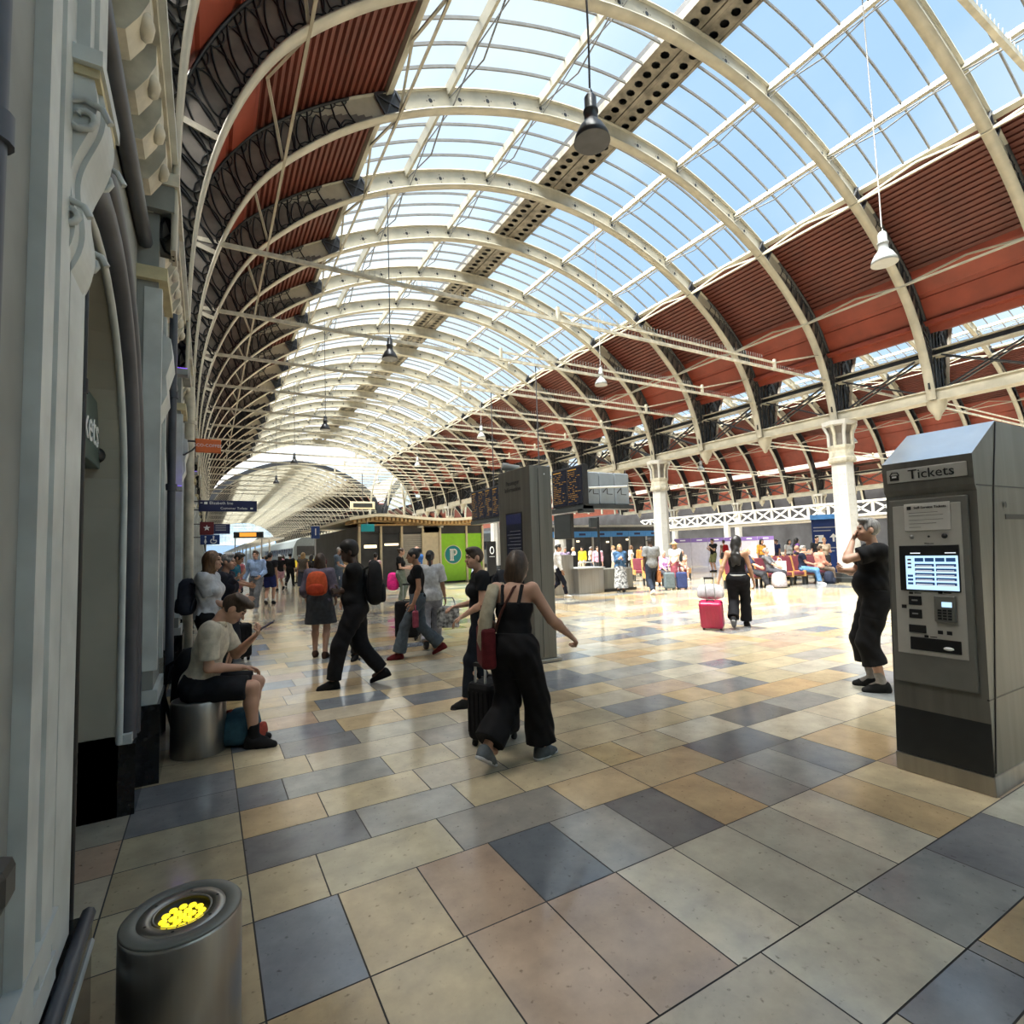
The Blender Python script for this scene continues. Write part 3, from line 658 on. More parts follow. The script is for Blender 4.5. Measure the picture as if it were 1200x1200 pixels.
class Blob:
    def __init__(s): s.p = []
    def cone(s, a, b, ra, rb, k=.025): s.p.append(('c', np.array(a, float), np.array(b, float), ra, rb, k)); return s
    def ell(s, c, r, R=None, k=.03, sub=False): s.p.append(('s' if sub else 'e', np.array(c, float), np.array(r, float), np.eye(3) if R is None else R, 0, k)); return s
    def mesh(s, h, clips=(), wrinkle=0., seed=0):
        lo = np.min([np.minimum(q[1], q[2])-max(q[3], q[4]) if q[0] == 'c' else q[1]-max(q[2]) for q in s.p if q[0] != 's'], 0)-3*h
        hi = np.max([np.maximum(q[1], q[2])+max(q[3], q[4]) if q[0] == 'c' else q[1]+max(q[2]) for q in s.p if q[0] != 's'], 0)+3*h
        n = np.ceil((hi-lo)/h).astype(int)+1; F = np.full(n, .5); ax = [lo[i]+h*np.arange(n[i]) for i in range(3)]
        for q in s.p:
            t, k = q[0], q[5]
            if t == 'c': a, b, ra, rb = q[1:5]; m = max(ra, rb)+2*k+3*h; bl, bh = np.minimum(a,b)-m, np.maximum(a,b)+m
            else: c, r, R = q[1:4]; m = max(r)+2*k+3*h; bl, bh = c-m, c+m
            i0 = np.clip(np.floor((bl-lo)/h).astype(int), 0, n); i1 = np.clip(np.ceil((bh-lo)/h).astype(int)+1, 0, n)
            if (i1 <= i0).any(): continue
            sl = tuple(slice(x, y) for x, y in zip(i0, i1)); X, Y, Z = np.meshgrid(ax[0][sl[0]], ax[1][sl[1]], ax[2][sl[2]], indexing='ij')
            if t == 'c':
                d = b-a; L = d@d+1e-12; tt = np.clip(((X-a[0])*d[0]+(Y-a[1])*d[1]+(Z-a[2])*d[2])/L, 0, 1)
                D = np.sqrt((X-a[0]-tt*d[0])**2+(Y-a[1]-tt*d[1])**2+(Z-a[2]-tt*d[2])**2)-(ra+(rb-ra)*tt)
            else:
                x, y, z = X-c[0], Y-c[1], Z-c[2]; u = [(R[0][i]*x+R[1][i]*y+R[2][i]*z)/r[i] for i in range(3)]
                l = np.sqrt(u[0]**2+u[1]**2+u[2]**2); D = (l-1)*min(r)*(.5+.5*l/np.maximum(l, 1e-6))
                D = (l-1)*(r.prod()**(1/3))
            F[sl] = np.maximum(F[sl], -D) if t == 's' else smin(F[sl], D, k)
        if wrinkle:
            X, Y, Z = np.meshgrid(*ax, indexing='ij'); rg = np.random.RandomState(seed); ph = rg.rand(6)*6.28
            F += wrinkle*(np.sin(38*Z+9*X+14*np.sin(5*Y+ph[0])+ph[1])*np.sin(17*X+11*Y+ph[2])+.6*np.sin(26*Z-22*X+18*Y+ph[3]))
        if clips:
            X, Y, Z = np.meshgrid(*ax, indexing='ij')
            for c in clips: F = np.maximum(F, c(X, Y, Z))
        return nets(F, lo, h)
def joined(items, h, wr, seed):
    VV, QQ, k = [], [], 0
    for B, cl in items:
        v, q = B.mesh(h, cl, wr, seed); VV.append(v); QQ.append(q+k); k += len(v)
    return np.concatenate(VV), np.concatenate(QQ)
def rotx(a): c, s = math.cos(a), math.sin(a); return np.array([[1,0,0],[0,c,-s],[0,s,c]])
def roty(a): c, s = math.cos(a), math.sin(a); return np.array([[c,0,s],[0,1,0],[-s,0,c]])
def rotz(a): c, s = math.cos(a), math.sin(a); return np.array([[c,-s,0],[s,c,0],[0,0,1]])
def ik(a, t, l1, l2, pole):
    a, t, pole = map(lambda q: np.array(q, float), (a, t, pole)); d = t-a; L = np.linalg.norm(d)
    if L > (l1+l2)*.995: t = a+d/L*(l1+l2)*.995; d = t-a; L = np.linalg.norm(d)
    x = (l1*l1-l2*l2+L*L)/(2*L); hgt = math.sqrt(max(l1*l1-x*x, 0)); dn = d/L; pl = pole-dn*(pole@dn); pl /= np.linalg.norm(pl)+1e-9
    return a+dn*x+pl*hgt, t
_cl = {}
def cloth(c, rough=.85):
    k = tuple(round(x, 3) for x in c)+(rough,)
    if k not in _cl: _cl[k] = mat('cloth', c, rough, var=.18, scale=18, spec=.2)
    return _cl[k]
SK = dict(light=mat('skin light', (.50,.29,.20), .5, var=.08, scale=9), tan=mat('skin tan', (.36,.19,.115), .5, var=.08, scale=9), dark=mat('skin dark', (.075,.04,.027), .45, var=.1, scale=9))
EYE = mat('eye dark', (.03,.02,.015), .2); LIP = mat('lip', (.33,.11,.09), .45)
HC = dict(brown=(.045,.026,.014), dark=(.010,.008,.007), blonde=(.30,.19,.08), grey=(.22,.21,.20), ginger=(.13,.066,.03), white=(.5,.48,.45))
_hm = {k: mat('hair '+k, c, .5, var=.45, scale=25, stretch=(3,3,.6)) for k, c in HC.items()}
def mk(name, V, Q, m, parent=None, mats=None, mi=None):
    me = bpy.data.meshes.new(name); me.from_pydata([tuple(v) for v in V], [], [tuple(int(i) for i in q) for q in Q])
    for x in (mats or [m]): me.materials.append(x)
    if mi is not None: me.polygons.foreach_set('material_index', np.asarray(mi, np.int32))
    me.polygons.foreach_set('use_smooth', [True]*len(me.polygons)); me.update()
    return link(name, me, parent)
def hand_prims(B, w, d, n, side, s, curl, thumb_in=0.):
    """palm + four unequal fingers in two bends + thumb off the palm's side; w wrist, d direction, n palm normal, side = +1 thumb towards d x n"""
    d = d/np.linalg.norm(d); n = n-d*(n@d); n /= np.linalg.norm(n); sd = np.cross(d, n)*side
    for o in (-.022, .0, .022): B.cone(w+d*.012*s+sd*o*.7*s, w+d*.078*s+sd*o*s, .016*s, .0135*s, k=.012*s)
    for i, (o, L) in enumerate(((.030,.040),(.011,.046),(-.010,.043),(-.029,.034))):
        r = .0088*s; p = w+d*.082*s+sd*o*s; a = curl*(.9+.06*i)
        for seg, (l, extra) in enumerate(((L, .55), (L*.65, 1.25), (L*.5, 1.75))):
            dr = d*math.cos(a*extra)+n*math.sin(a*extra); q = p+dr*l*s; B.cone(p, q, r, r*.92, k=.006*s); p = q; r *= .93
    b = w+d*.028*s+sd*.028*s; m_ = b+(d*.5+sd*(.75-.6*thumb_in)+n*(.25+.5*thumb_in))*.042*s; e = m_+(d*.8+sd*(.25-.55*thumb_in)+n*(.25+.35*thumb_in))*.036*s
    B.cone(b, m_, .013*s, .0105*s, k=.012*s); B.cone(m_, e, .0105*s, .009*s, k=.008*s)
def person(label, pos, face, H=1.72, fem=False, skin='light', hair='short', hairc='brown', lod=1, sit=None, lean=0., side_lean=0., twist=0., head=(0,0), feet=None, hands=None,
           curl=(.5,.5), palm=None, top=None, bottom=None, shoes=(.02,.02,.02), group=None, extra=None, belly=0., cap=None, socks=None, shoe_soles=None, elbow_out=.35, pole=None, armk=1.0):
    s = H/1.75; h = {0:.027, 1:.018, 2:.0125, 3:.0095}[lod]; hh = {0:.011, 1:.008, 2:.0055, 3:.0045}[lod]
    sw = .158 if fem else .182; hw = .098 if fem else .09
    feet = feet or [(-.1,.0,0.),(.1,.02,0.)]            # x, y, heel raise; [left, right]
    ank = [np.array([f[0], f[1]-f[2]*.3, .085+f[2]]) for f in feet]
    l1, l2 = .435, .43
    if sit is None:
        zp = .955
        for f, a in zip((-1,1), ank):
            dx = math.hypot(a[0]-f*hw, a[1]); zp = min(zp, a[2]+math.sqrt(max((l1+l2)**2*.985-dx*dx, .1))+.035)
    else: zp = sit/s
    pel = np.array([0, 0, zp]); Rt = rotz(math.radians(twist)) @ roty(math.radians(side_lean)) @ rotx(-math.radians(lean))
    T = lambda x, y, z: pel+Rt@np.array([x, y, z-.955])
    hip = [pel+np.array([f*hw, 0, -.035]) for f in (-1,1)]; sh = [T(f*sw, -.01, 1.425) for f in (-1,1)]
    knee = []
    for i, f in enumerate((-1,1)):
        k_, a_ = ik(hip[i], ank[i], l1, l2, (f*.06, 1, .25 if sit else 0)); knee.append(k_); ank[i] = a_
    hands = hands or [(-.25,.04,.80),(.25,.04,.80)]
    elb, wr = [], []
    for i, f in enumerate((-1,1)):
        e_, w_ = ik(sh[i], np.array(hands[i]), .30, .255, pole[i] if pole and pole[i] else (f*elbow_out, -1, -.35)); elb.append(e_); wr.append(w_)
    hp = T(0, .005, 1.475); Hd = Rt @ rotz(math.radians(head[0])) @ rotx(-math.radians(head[1]))
    hc = hp+Rt@np.array([0,.01,.05])+Hd@np.array([0,.03,.115])
    Hh = lambda x, y, z: hc+Hd@np.array([x, y, z])
    if hair == 'none' and not cap: pass
    def torso(B, inf=0., low=True, shoulders=True, up=True):
        if low: B.ell(T(0,-.012,.95), (.158+(.012 if fem else 0)+inf, .118+inf, .13+inf), Rt)
        B.ell(T(0,.01+belly*.5,1.08), ((.128 if fem else .146)+inf+belly, .104+inf+belly, .15+inf), Rt)
        if up:
            B.ell(T(0,.0,1.27), ((.142 if fem else .165)+inf, .112+inf, .185+inf), Rt)
            if fem:
                for f in (-1,1): B.ell(T(f*.065,.085,1.27), (.062+inf,.055+inf,.062+inf), Rt, k=.03)
        if shoulders: B.cone(T(-sw+.035,-.012,1.40), T(sw-.035,-.012,1.40), .062+inf, .062+inf, k=.05)
    B = Blob(); torso(B)
    B.cone(T(0,-.012,1.42), hp+Rt@np.array([0,.01,.07]), .058, .050, k=.035)
    # head
    B.ell(Hh(0,-.012,.02), (.074,.093,.098), Hd, k=.02); B.ell(Hh(0,.022,-.035), (.060,.068,.075), Hd, k=.03); B.ell(Hh(0,.055,-.085), (.036,.032,.028), Hd, k=.03)
    if lod >= 1:
        B.cone(Hh(0,.085,.012), Hh(0,.112,-.028), .008, .0125, k=.014); B.ell(Hh(0,.083,.03), (.045,.014,.012), Hd, k=.02)
        for f in (-1,1): B.ell(Hh(f*.076,-.008,-.005), (.012,.02,.031), Hd, k=.008); B.ell(Hh(f*.036,.062,-.03), (.02,.02,.018), Hd, k=.02)
        B.ell(Hh(0,.088,-.058), (.021,.010,.010), Hd, k=.012)
        for f in (-1,1): B.ell(Hh(f*.031,.098,.012), (.015,.014,.009), Hd, k=.002, sub=True)
        for f in (-1,1): B.ell(Hh(f*.031,.079,.012), (.013,.012,.0105), Hd, k=.003)
    for i in (0,1):
        B.cone(sh[i], elb[i], (.050 if not fem else .047)*armk, (.038 if not fem else .037)*armk, k=.03); B.ell(sh[i], (.056,.055,.06) if not fem else (.048,)*3, k=.04)
        mid = elb[i]+(wr[i]-elb[i])*.3; B.cone(elb[i], mid, .037*armk, (.040 if not fem else .038)*armk, k=.02); B.cone(mid, wr[i], (.040 if not fem else .038)*armk, (.0265 if not fem else .024), k=.02)
        B.cone(hip[i], knee[i], .088, .056, k=.05); cm_ = knee[i]+(ank[i]-knee[i])*.3; back = np.array([0,-.018,0]) if sit is None else np.array([0,-.015,-.0])
        B.cone(knee[i], cm_+back, .053, .058, k=.03); B.cone(cm_+back, ank[i], .057, .036, k=.03)
        B.cone(ank[i], ank[i]+np.array([0,.11,-.05]), .035, .026, k=.03)
    V, Q = B.mesh(h)
    # hands on a finer grid, rooted inside the wrist
    for i, f in enumerate((-1,1)):
        d = wr[i]-elb[i]; d = d/np.linalg.norm(d); n = np.array(palm[i], float) if palm and palm[i] is not None else np.array([-f, .2, 0.])
        HB = Blob().cone(wr[i]-d*.05, wr[i]+d*.012, .0255, .0225, k=.01); hand_prims(HB, wr[i], d, n, 1 if (np.cross(d, n)@np.array([0,1,.3])) > 0 else -1, 1.0, curl[i])
        hv, hq = HB.mesh(hh); Q = np.concatenate([Q, hq+len(V)]); V = np.concatenate([V, hv])
    mats = [SK[skin], EYE, LIP]; mi = np.zeros(len(Q), int)
    if lod >= 1:
        cen = V[Q].mean(1); loc = (cen-hc)@Hd
        for f in (-1,1): mi[(np.linalg.norm((loc-np.array([f*.031,.09,.012]))/np.array([.014,.03,.008]), axis=1) < 1)] = 1
        mi[(np.linalg.norm((loc-np.array([0,.095,-.058]))/np.array([.024,.025,.010]), axis=1) < 1)] = 2
        if hair not in ('none',) and lod >= 2:
            for f in (-1,1): mi[(np.linalg.norm((loc-np.array([f*.033,.09,.036]))/np.array([.021,.03,.0055]), axis=1) < 1)] = 3
    mats.append(_hm[hairc])
    body = mk('person', V*s, Q, None, mats=mats, mi=mi)
    dx, dy = face; body.location = (*pos, 0); body.rotation_euler = (0, 0, math.atan2(-dx, dy)); tag(body, label, 'person', group)
    nrm = lambda a: a/np.linalg.norm(a)
    def plane(pt, n):   # keeps the side n points away from
        pt = np.array(pt); n = nrm(np.array(n, float)); return lambda X, Y, Z: (X-pt[0])*n[0]+(Y-pt[1])*n[1]+(Z-pt[2])*n[2]
    up = Rt@np.array([0,0,1.])
    if top:
        TB = Blob(); inf = top.get('inf', .016); hem = top.get('hem', .93); sl = top.get('sleeve', .55); neck = top.get('neck', 1.455)
        torso(TB, inf, low=hem < 1.0, shoulders=sl >= 0)
        clips = [plane(T(0,0,hem), -up)]
        if sl < 0: clips.append(plane(T(0,0,neck), up))
        else:
            nc = T(0,.0,neck+.02)
            def neckcut(X, Y, Z):
                a = (X-nc[0])*up[0]+(Y-nc[1])*up[1]+(Z-nc[2])*up[2]; rad = np.sqrt(np.maximum((X-nc[0])**2+(Y-nc[1])**2+(Z-nc[2])**2-a*a, 0))
                return np.maximum(np.minimum(a+.03, top.get('neckr', .068)-rad), a-.035)
            clips.append(neckcut)
        parts = []
        if sl >= 0:
            for i in (0,1):
                r0 = (.050 if not fem else .047)+inf*.9
                TB.ell(sh[i], (r0+.006,)*3, k=.04)
                if sl > 0:   # each sleeve ends square at its own cuff
                    AB = Blob()
                    if sl <= 1:
                        e = sh[i]+(elb[i]-sh[i])*sl; AB.cone(sh[i], e+nrm(e-sh[i])*.04, r0+.004, r0-.004+top.get('flare', .004), k=.03); cut = plane(e, elb[i]-sh[i])
                    else:
                        e = elb[i]+(wr[i]-elb[i])*min(1, sl-1); AB.cone(sh[i], elb[i], r0+.004, r0-.006, k=.03); AB.cone(elb[i], e, r0-.006, max(r0-.02, .034), k=.03); cut = plane(e, wr[i]-elb[i])
                    TB.cone(sh[i], sh[i]+(elb[i]-sh[i])*min(sl, .3), r0+.004, r0+.002, k=.03); parts.append((AB, [cut]))
        v, q = joined([(TB, clips)]+parts, h, .0035 if lod >= 1 else 0, len(label)); mk(top.get('name', 'shirt'), v*s, q, cloth(top['col']), body)
        if top.get('collar'):
            CB = Blob().cone(T(0,-.02,1.44), T(0,.0,1.475), .072, .066, k=.01); cv, cq = CB.mesh(h*.8, [plane(T(0,-.01,1.488), up+Rt@np.array([0,-.25,0]))]); mk('collar', cv*s, cq, cloth(tuple(min(1,c*1.12) for c in top['col'])), body)
        if top.get('straps'):
            mb = MB()
            for pts in top['straps']: mb.tube([Vector(tuple(T(*p)*s)) for p in pts], top.get('strapr', .016)*s, cloth(top['col']), n=8)
            mb.build('strap', body)
    if bottom:
        kind = bottom.get('kind', 'trousers'); inf = bottom.get('inf', .02); BB = Blob(); waist = bottom.get('waist', 1.03)
        if kind in ('trousers', 'shorts'):
            ln = bottom.get('len', 1.93 if kind == 'trousers' else .8); hem = bottom.get('hem', .07 if kind == 'trousers' else .09); clips = [plane(T(0,0,waist), up)]
            iw = min(inf, .026); BB.ell(T(0,-.012,.95), (.158+(.012 if fem else 0)+iw*.8, .118+iw*.8, .13+iw), Rt); BB.ell(T(0,.01+belly*.5,1.06), ((.128 if fem else .146)+iw+belly,.104+iw+belly,.13), Rt)
            parts = []
            for i in (0,1):
                t = min(ln, 1); e = hip[i]+(knee[i]-hip[i])*t; LB = Blob().cone(hip[i], e, .09+inf, (.062+inf if ln > 1 else hem+inf*.3), k=.05); BB.cone(hip[i], hip[i]+(e-hip[i])*.35, .09+inf, .084+inf, k=.05)
                if ln > 1: e2 = knee[i]+(ank[i]-knee[i])*(ln-1); LB.cone(knee[i], e2+nrm(ank[i]-knee[i])*.05, .062+inf, hem, k=.04); parts.append((LB, [plane(e2, ank[i]-knee[i])]))
                else: LB.p[-1] = ('c', hip[i], e+nrm(knee[i]-hip[i])*.05, .09+inf, hem+inf*.3, .05); parts.append((LB, [plane(e, knee[i]-hip[i])]))
        else:   # skirt / dress skirt
            hem = bottom.get('hem', .5); rw, rh = bottom.get('rw', .15), bottom.get('rh', .22); cen = (knee[0]+knee[1])/2*.6+(ank[0]+ank[1])/2*.4 if hem < .5 else (knee[0]+knee[1])/2; cen = cen*np.array([1,1,0])+np.array([0,0,hem])
            for f in (-1,1):
                BB.cone(T(f*.05,0,.98), cen+np.array([f*rh*.35,0,-.05]), rw*.82, rh*.75, k=.06)
            BB.ell(T(0,-.012,.95), (.158+inf,.118+inf,.13+inf), Rt); BB.ell(T(0,.01,1.05), (.13+inf,.10+inf,.09), Rt)
            if bottom.get('follow'): 
                for i in (0,1): BB.cone(hip[i], knee[i], .1+inf, .09+inf, k=.06); BB.cone(knee[i], knee[i]+(ank[i]-knee[i])*bottom['follow'], .09+inf, .12, k=.06)
            clips = [plane(T(0,0,waist), up), plane((0,0,hem), (0,0,-1))]
        v, q = joined([(BB, clips)]+(parts if kind in ('trousers','shorts') else []), h, bottom.get('wr', .004) if lod >= 1 else 0, len(label)+3); mk(bottom.get('name', kind), v*s, q, bottom.get('mat') or cloth(bottom['col']), body)
        if bottom.get('belt'):
            v, q = Blob().ell(T(0,-.002,1.0), (.152+inf,.117+inf,.12), Rt).mesh(h*.7, [plane(T(0,0,1.02), up), plane(T(0,0,.99), -up)]); mk('belt', v*s, q, cloth(bottom['belt']), body)
    for i in (0,1):
        f = feet[i]; a = ank[i]; p = math.atan2(f[2], .16); R = rotx(-p); R = rotz(math.radians(-6*(-1,1)[i])) @ R; toe = a+R@np.array([0,.0,-.06])
        g_ = lambda x, y, z: toe+R@np.array([x, y, z])
        SB = Blob().cone(g_(0,-.045,.0), g_(0,.03,.0), .038, .040, k=.02).cone(g_(0,.05,-.002), g_(.0,.155,-.008), .041, .033, k=.03).cone(g_(0,-.025,.045), g_(0,.03,.03), .046, .040, k=.03).cone(g_(0,.0,.035), g_(0,.10,.006), .050, .042, k=.03)
        v, q = SB.mesh(h*.75, [plane(g_(0,0,-.026), R@np.array([0,0,-1.])), plane(g_(0,0,.085), R@np.array([0,.25,1.]))]); mk('shoe', v*s, q, cloth(shoes), body)
        if shoe_soles:
            v, q = Blob().cone(g_(0,-.045,-.012), g_(0,.03,-.012), .041, .043, k=.02).cone(g_(0,.05,-.012), g_(.0,.157,-.012), .044, .036, k=.03).mesh(h*.6, [plane(g_(0,0,-.029), R@np.array([0,0,-1.])), plane(g_(0,0,-.008), R@np.array([0,0,1.]))])
            mk('sole', v*s, q, cloth(shoe_soles), body)
        if socks:
            d = nrm(knee[i]-ank[i]); v, q = Blob().cone(a-d*.02, a+d*.13, .042, .047, k=.01).cone(a, a+np.array([0,.09,-.035]), .042, .034, k=.02).mesh(h*.8, [plane(a+d*.12, d)]); mk('sock', v*s, q, cloth(socks), body)
    # hair
    if hair != 'none':
        HB = Blob(); x = 1.0
        HB.ell(Hh(0,-.016,.028), (.083,.101,.103), Hd, k=.02)
        if hair == 'short': HB.ell(Hh(0,.045,.098), (.062,.05,.03), Hd, k=.03)
        if hair == 'quiff': HB.ell(Hh(0,.07,.098), (.066,.052,.034), Hd, k=.03); HB.ell(Hh(.02,.0,.10), (.07,.08,.038), Hd, k=.03)
        if hair == 'afro': HB.ell(Hh(0,-.005,.075), (.098,.112,.09), Hd, k=.02)
        if hair == 'bob': HB.ell(Hh(0,-.022,-.03), (.098,.098,.125), Hd, k=.03); HB.ell(Hh(0,-.04,-.11), (.100,.075,.085), Hd, k=.03)
        if hair == 'long': HB.ell(Hh(0,-.03,-.03), (.092,.092,.12), Hd, k=.03); HB.cone(Hh(0,-.055,-.06), T(0,-.105,1.27), .085, .06, k=.03); HB.cone(T(-.05,-.1,1.4), T(-.05,-.12,1.2), .045, .03, k=.03); HB.cone(T(.05,-.1,1.4), T(.05,-.12,1.22), .045, .03, k=.03)
        if hair == 'bun': HB.ell(Hh(0,-.105,.075), (.045,.045,.045), Hd, k=.012)
        if hair == 'pony': HB.cone(Hh(0,-.11,.03), Hh(0,-.15,-.14), .033, .022, k=.02)
        HB.ell(Hh(0,.112,-.045), (.083,.082,.103), Hd, sub=True); HB.ell(Hh(0,.125,.0), (.066,.05,.072), Hd, sub=True)
        if hair in ('short','quiff','afro','bun','pony'):
            HB.ell(Hh(0,.05,-.12), (.14,.115,.10), Hd, sub=True)
            for f in (-1,1): HB.ell(Hh(f*.085,.0,-.012), (.03,.03,.045), Hd, sub=True)
        v, q = HB.mesh(h*.85, (), .004 if lod >= 1 else 0, 5); mk('hair', v*s, q, _hm[hairc], body)
    if cap:
        CB = Blob().ell(Hh(0,-.012,.055), (.085,.104,.085), Hd); v, q = CB.mesh(h*.85, [plane(Hh(0,0,.045), Hd@np.array([0,.12,-1.]))]); o = mk('cap', v*s, q, cloth(cap['col']), body)
        if cap.get('brim'):
            r = cap['brim']; v, q = Blob().ell(Hh(0, .0 if cap.get('round') else .09,.05), (r,r,.016), Hd).mesh(h*.7); mk('hat_brim', v*s, q, cloth(cap['col']), body)
    body['_'] = 0; del body['_']
    def W(p):   # person-space point to world
        c, s_ = math.cos(body.rotation_euler.z), math.sin(body.rotation_euler.z); p = np.array(p, float)*s
        return Vector((pos[0]+c*p[0]-s_*p[1], pos[1]+s_*p[0]+c*p[1], p[2]))
    return dict(o=body, T=lambda *a: W(T(*a)), wr=[W(w) for w in wr], sh=[W(x) for x in sh], Hh=lambda *a: W(Hh(*a)), W=W, ank=[W(a) for a in ank], s=s)
def walk(l, k=1.0, up=.09): # mid-stride feet; l: +1 left foot forward
    a = (.26*k, 0.); b = (-.30*k, up)
    return [(-.085, a[0], a[1]), (.085, b[0], b[1])] if l > 0 else [(-.085, b[0], b[1]), (.085, a[0], a[1])]
# ================================================================ THE PEOPLE
AWAY, TOW, RGT, LFT = (.5,.867), (-.5,-.867), (.867,-.5), (-.867,.5)
BLK = (.010,.010,.011)
P = {}
P['sit'] = person('young man in beige shirt and black shorts seated on a steel drum', (-.05,5.30), (.97,-.24), H=1.74, hair='quiff', lod=3, sit=.56, lean=16, head=(0,24),
  feet=[(-.13,.36,0),(.08,.44,0)], hands=[(-.10,.40,.90),(.07,.34,.68)], curl=(1.0,.7), palm=[(.3,-.6,.8),(0,.1,-1)], elbow_out=.55, top=dict(col=(.55,.50,.40), sleeve=.78, flare=.014, hem=.90, collar=True, inf=.022), bottom=dict(kind='shorts', col=(.012,.013,.016), len=.90, hem=.092, inf=.022), shoes=(.012,.012,.013), socks=(.01,.01,.01))
P['woman'] = person('woman in loose black jumpsuit with bare shoulders pulling a black suitcase', (2.03,3.57), (.93,.36), H=1.60, armk=1.18, fem=True, hair='bob', lod=3, lean=8, twist=22, head=(-28,4),
  feet=walk(-1,.85,.10), hands=[(-.16,.10,1.04),(.30,.40,1.00)], curl=(.9,1.7), palm=[None,(-.5,.2,-1)], top=dict(col=(.008,.008,.009), sleeve=-1, neck=1.31, hem=.9, inf=.018, name='jumpsuit_top', straps=[[(-.085,.10,1.30),(-.092,.05,1.445),(-.085,-.06,1.45),(-.07,-.115,1.29)],[(.085,.10,1.30),(.092,.05,1.445),(.085,-.06,1.45),(.07,-.115,1.29)]]),
  bottom=dict(col=(.008,.008,.009), len=1.86, hem=.135, inf=.045, waist=1.06, name='jumpsuit_legs', wr=.006), shoes=(.10,.115,.125), shoe_soles=(.55,.57,.58))
P['youth'] = person('short-haired youth in black shirt and dark jeans with both hands held forward', (2.53,5.12), (-.96,.28), H=1.63, fem=True, hair='short', lod=3, lean=2, head=(20,2),
  feet=[(-.08,.20,0),(.08,-.10,.04)], hands=[(-.13,.24,1.00),(.05,.26,1.10)], curl=(.7,.6), palm=[(0,-.2,-1),(0,-.3,-1)], top=dict(col=(.012,.013,.016), sleeve=.5, hem=.9, inf=.022), bottom=dict(col=(.010,.013,.020), hem=.062, inf=.014), shoes=(.012,.012,.012), shoe_soles=(.03,.03,.03))
P['black'] = person('man in black top and trousers striding past with arms folded', (1.60,6.75), (-.95,.30), H=1.76, skin='dark', hair='afro', hairc='dark', lod=3, lean=2, head=(8,0),
  feet=walk(1,1.0,.05), hands=[(.15,.155,1.12),(-.13,.175,1.16)], curl=(.8,.8), palm=[(0,-1,0),(0,-1,0)], elbow_out=.8, belly=.012, top=dict(col=BLK, sleeve=.98, inf=.034, hem=.88), bottom=dict(col=(.010,.010,.012), hem=.085, inf=.035), shoes=BLK, shoe_soles=BLK)
P['small'] = person('small dark-haired woman in black half hidden behind the man with folded arms', (2.02,8.55), (-.62,-.78), H=1.53, fem=True, skin='tan', hair='long', hairc='dark', lod=2, feet=walk(1,.7,.05), hands=[(-.16,.20,.98),(.16,.2,.98)], top=dict(col=BLK, sleeve=1.6, inf=.02), bottom=dict(col=BLK, hem=.085, inf=.02), shoes=BLK)
P['orange'] = person('woman in purple-grey knee-length dress seen from behind', (1.57,8.98), (.35,.93), H=1.63, fem=True, hair='bob', lod=2, feet=[(-.09,.05,0),(.10,-.12,.0)], hands=[(-.24,.12,.95),(.24,.14,.95)], curl=(.7,.7),
  top=dict(col=(.12,.105,.145), sleeve=1.5, inf=.045, hem=.93), bottom=dict(kind='skirt', col=(.06,.065,.075), hem=.56, rw=.19, rh=.25, inf=.05, waist=1.12), shoes=(.05,.028,.018))
P['jeans'] = person('woman in black T-shirt and flared jeans striding past with red shoes', (2.83,7.96), (-.94,.34), H=1.69, fem=True, skin='tan', hair='bun', hairc='dark', lod=2, lean=0, head=(10,4), feet=walk(1,1.15,.07), hands=[(-.2,.06,.86),(.22,.10,.84)], curl=(.8,.9),
  top=dict(col=(.008,.008,.009), sleeve=.5, hem=.98, inf=.014), bottom=dict(col=(.075,.095,.115), hem=.115, inf=.016, waist=1.05), shoes=(.11,.012,.015))
P['tote'] = person('woman in loose white shirt behind the woman in flared jeans', (3.28,8.55), (.4,.92), H=1.62, fem=True, skin='tan', hair='pony', hairc='dark', lod=2, feet=walk(-1,.6,.04), hands=[(-.24,.05,.82),(.26,.08,.86)], top=dict(col=(.50,.52,.55), sleeve=.8, inf=.05, hem=.86, flare=.02), bottom=dict(col=(.30,.31,.36), hem=.10, inf=.025), shoes=(.02,.02,.02))
P['man'] = person('grey-haired man in black T-shirt and long black shorts beside the ticket machine', (6.21,3.07), (-.62,.78), H=1.80, hair='short', hairc='grey', lod=3, belly=.035, lean=-2, head=(8,-2), feet=[(-.12,.02,0),(.13,.05,0)], hands=[(-.04,.17,1.52),(.10,.26,1.22)], curl=(1.0,1.0), palm=[(0,-1,.2),(0,-1,.2)], pole=[(-.6,.5,-.7),(.6,.3,-.8)],
  top=dict(col=(.007,.007,.008), sleeve=.62, inf=.03, hem=.84, flare=.02), bottom=dict(col=(.007,.007,.008), len=1.55, hem=.115, inf=.035), shoes=(.014,.014,.014), socks=(.30,.28,.26))
P['pink'] = person('long-haired woman in sleeveless black outfit towing a crimson suitcase', (8.69,6.66), (.86,.5), H=1.72, fem=True, skin='tan', hair='long', hairc='dark', lod=2, head=(-35,0), feet=walk(-1,.75,.12), hands=[(-.33,-.22,.86),(.30,.10,.72)], curl=(1.1,.6),
  top=dict(col=(.006,.006,.007), sleeve=-1, neck=1.44, hem=.98, inf=.014), bottom=dict(col=(.006,.006,.008), hem=.105, inf=.03, waist=1.05, belt=(.32,.33,.33)), shoes=BLK, shoe_soles=(.25,.25,.25))
P['whitewall'] = person('ginger-haired person in white T-shirt leaning by the left wall', (.02,7.45), (.93,-.35), H=1.69, fem=True, hair='bob', hairc='ginger', lod=2, hands=[(.02,.24,1.08),(-.03,.26,1.04)], palm=[(0,-1,0),(0,-1,0)], top=dict(col=(.52,.53,.55), sleeve=.75, inf=.03, flare=.015, hem=.92), bottom=dict(col=BLK, hem=.085, inf=.02), shoes=BLK)
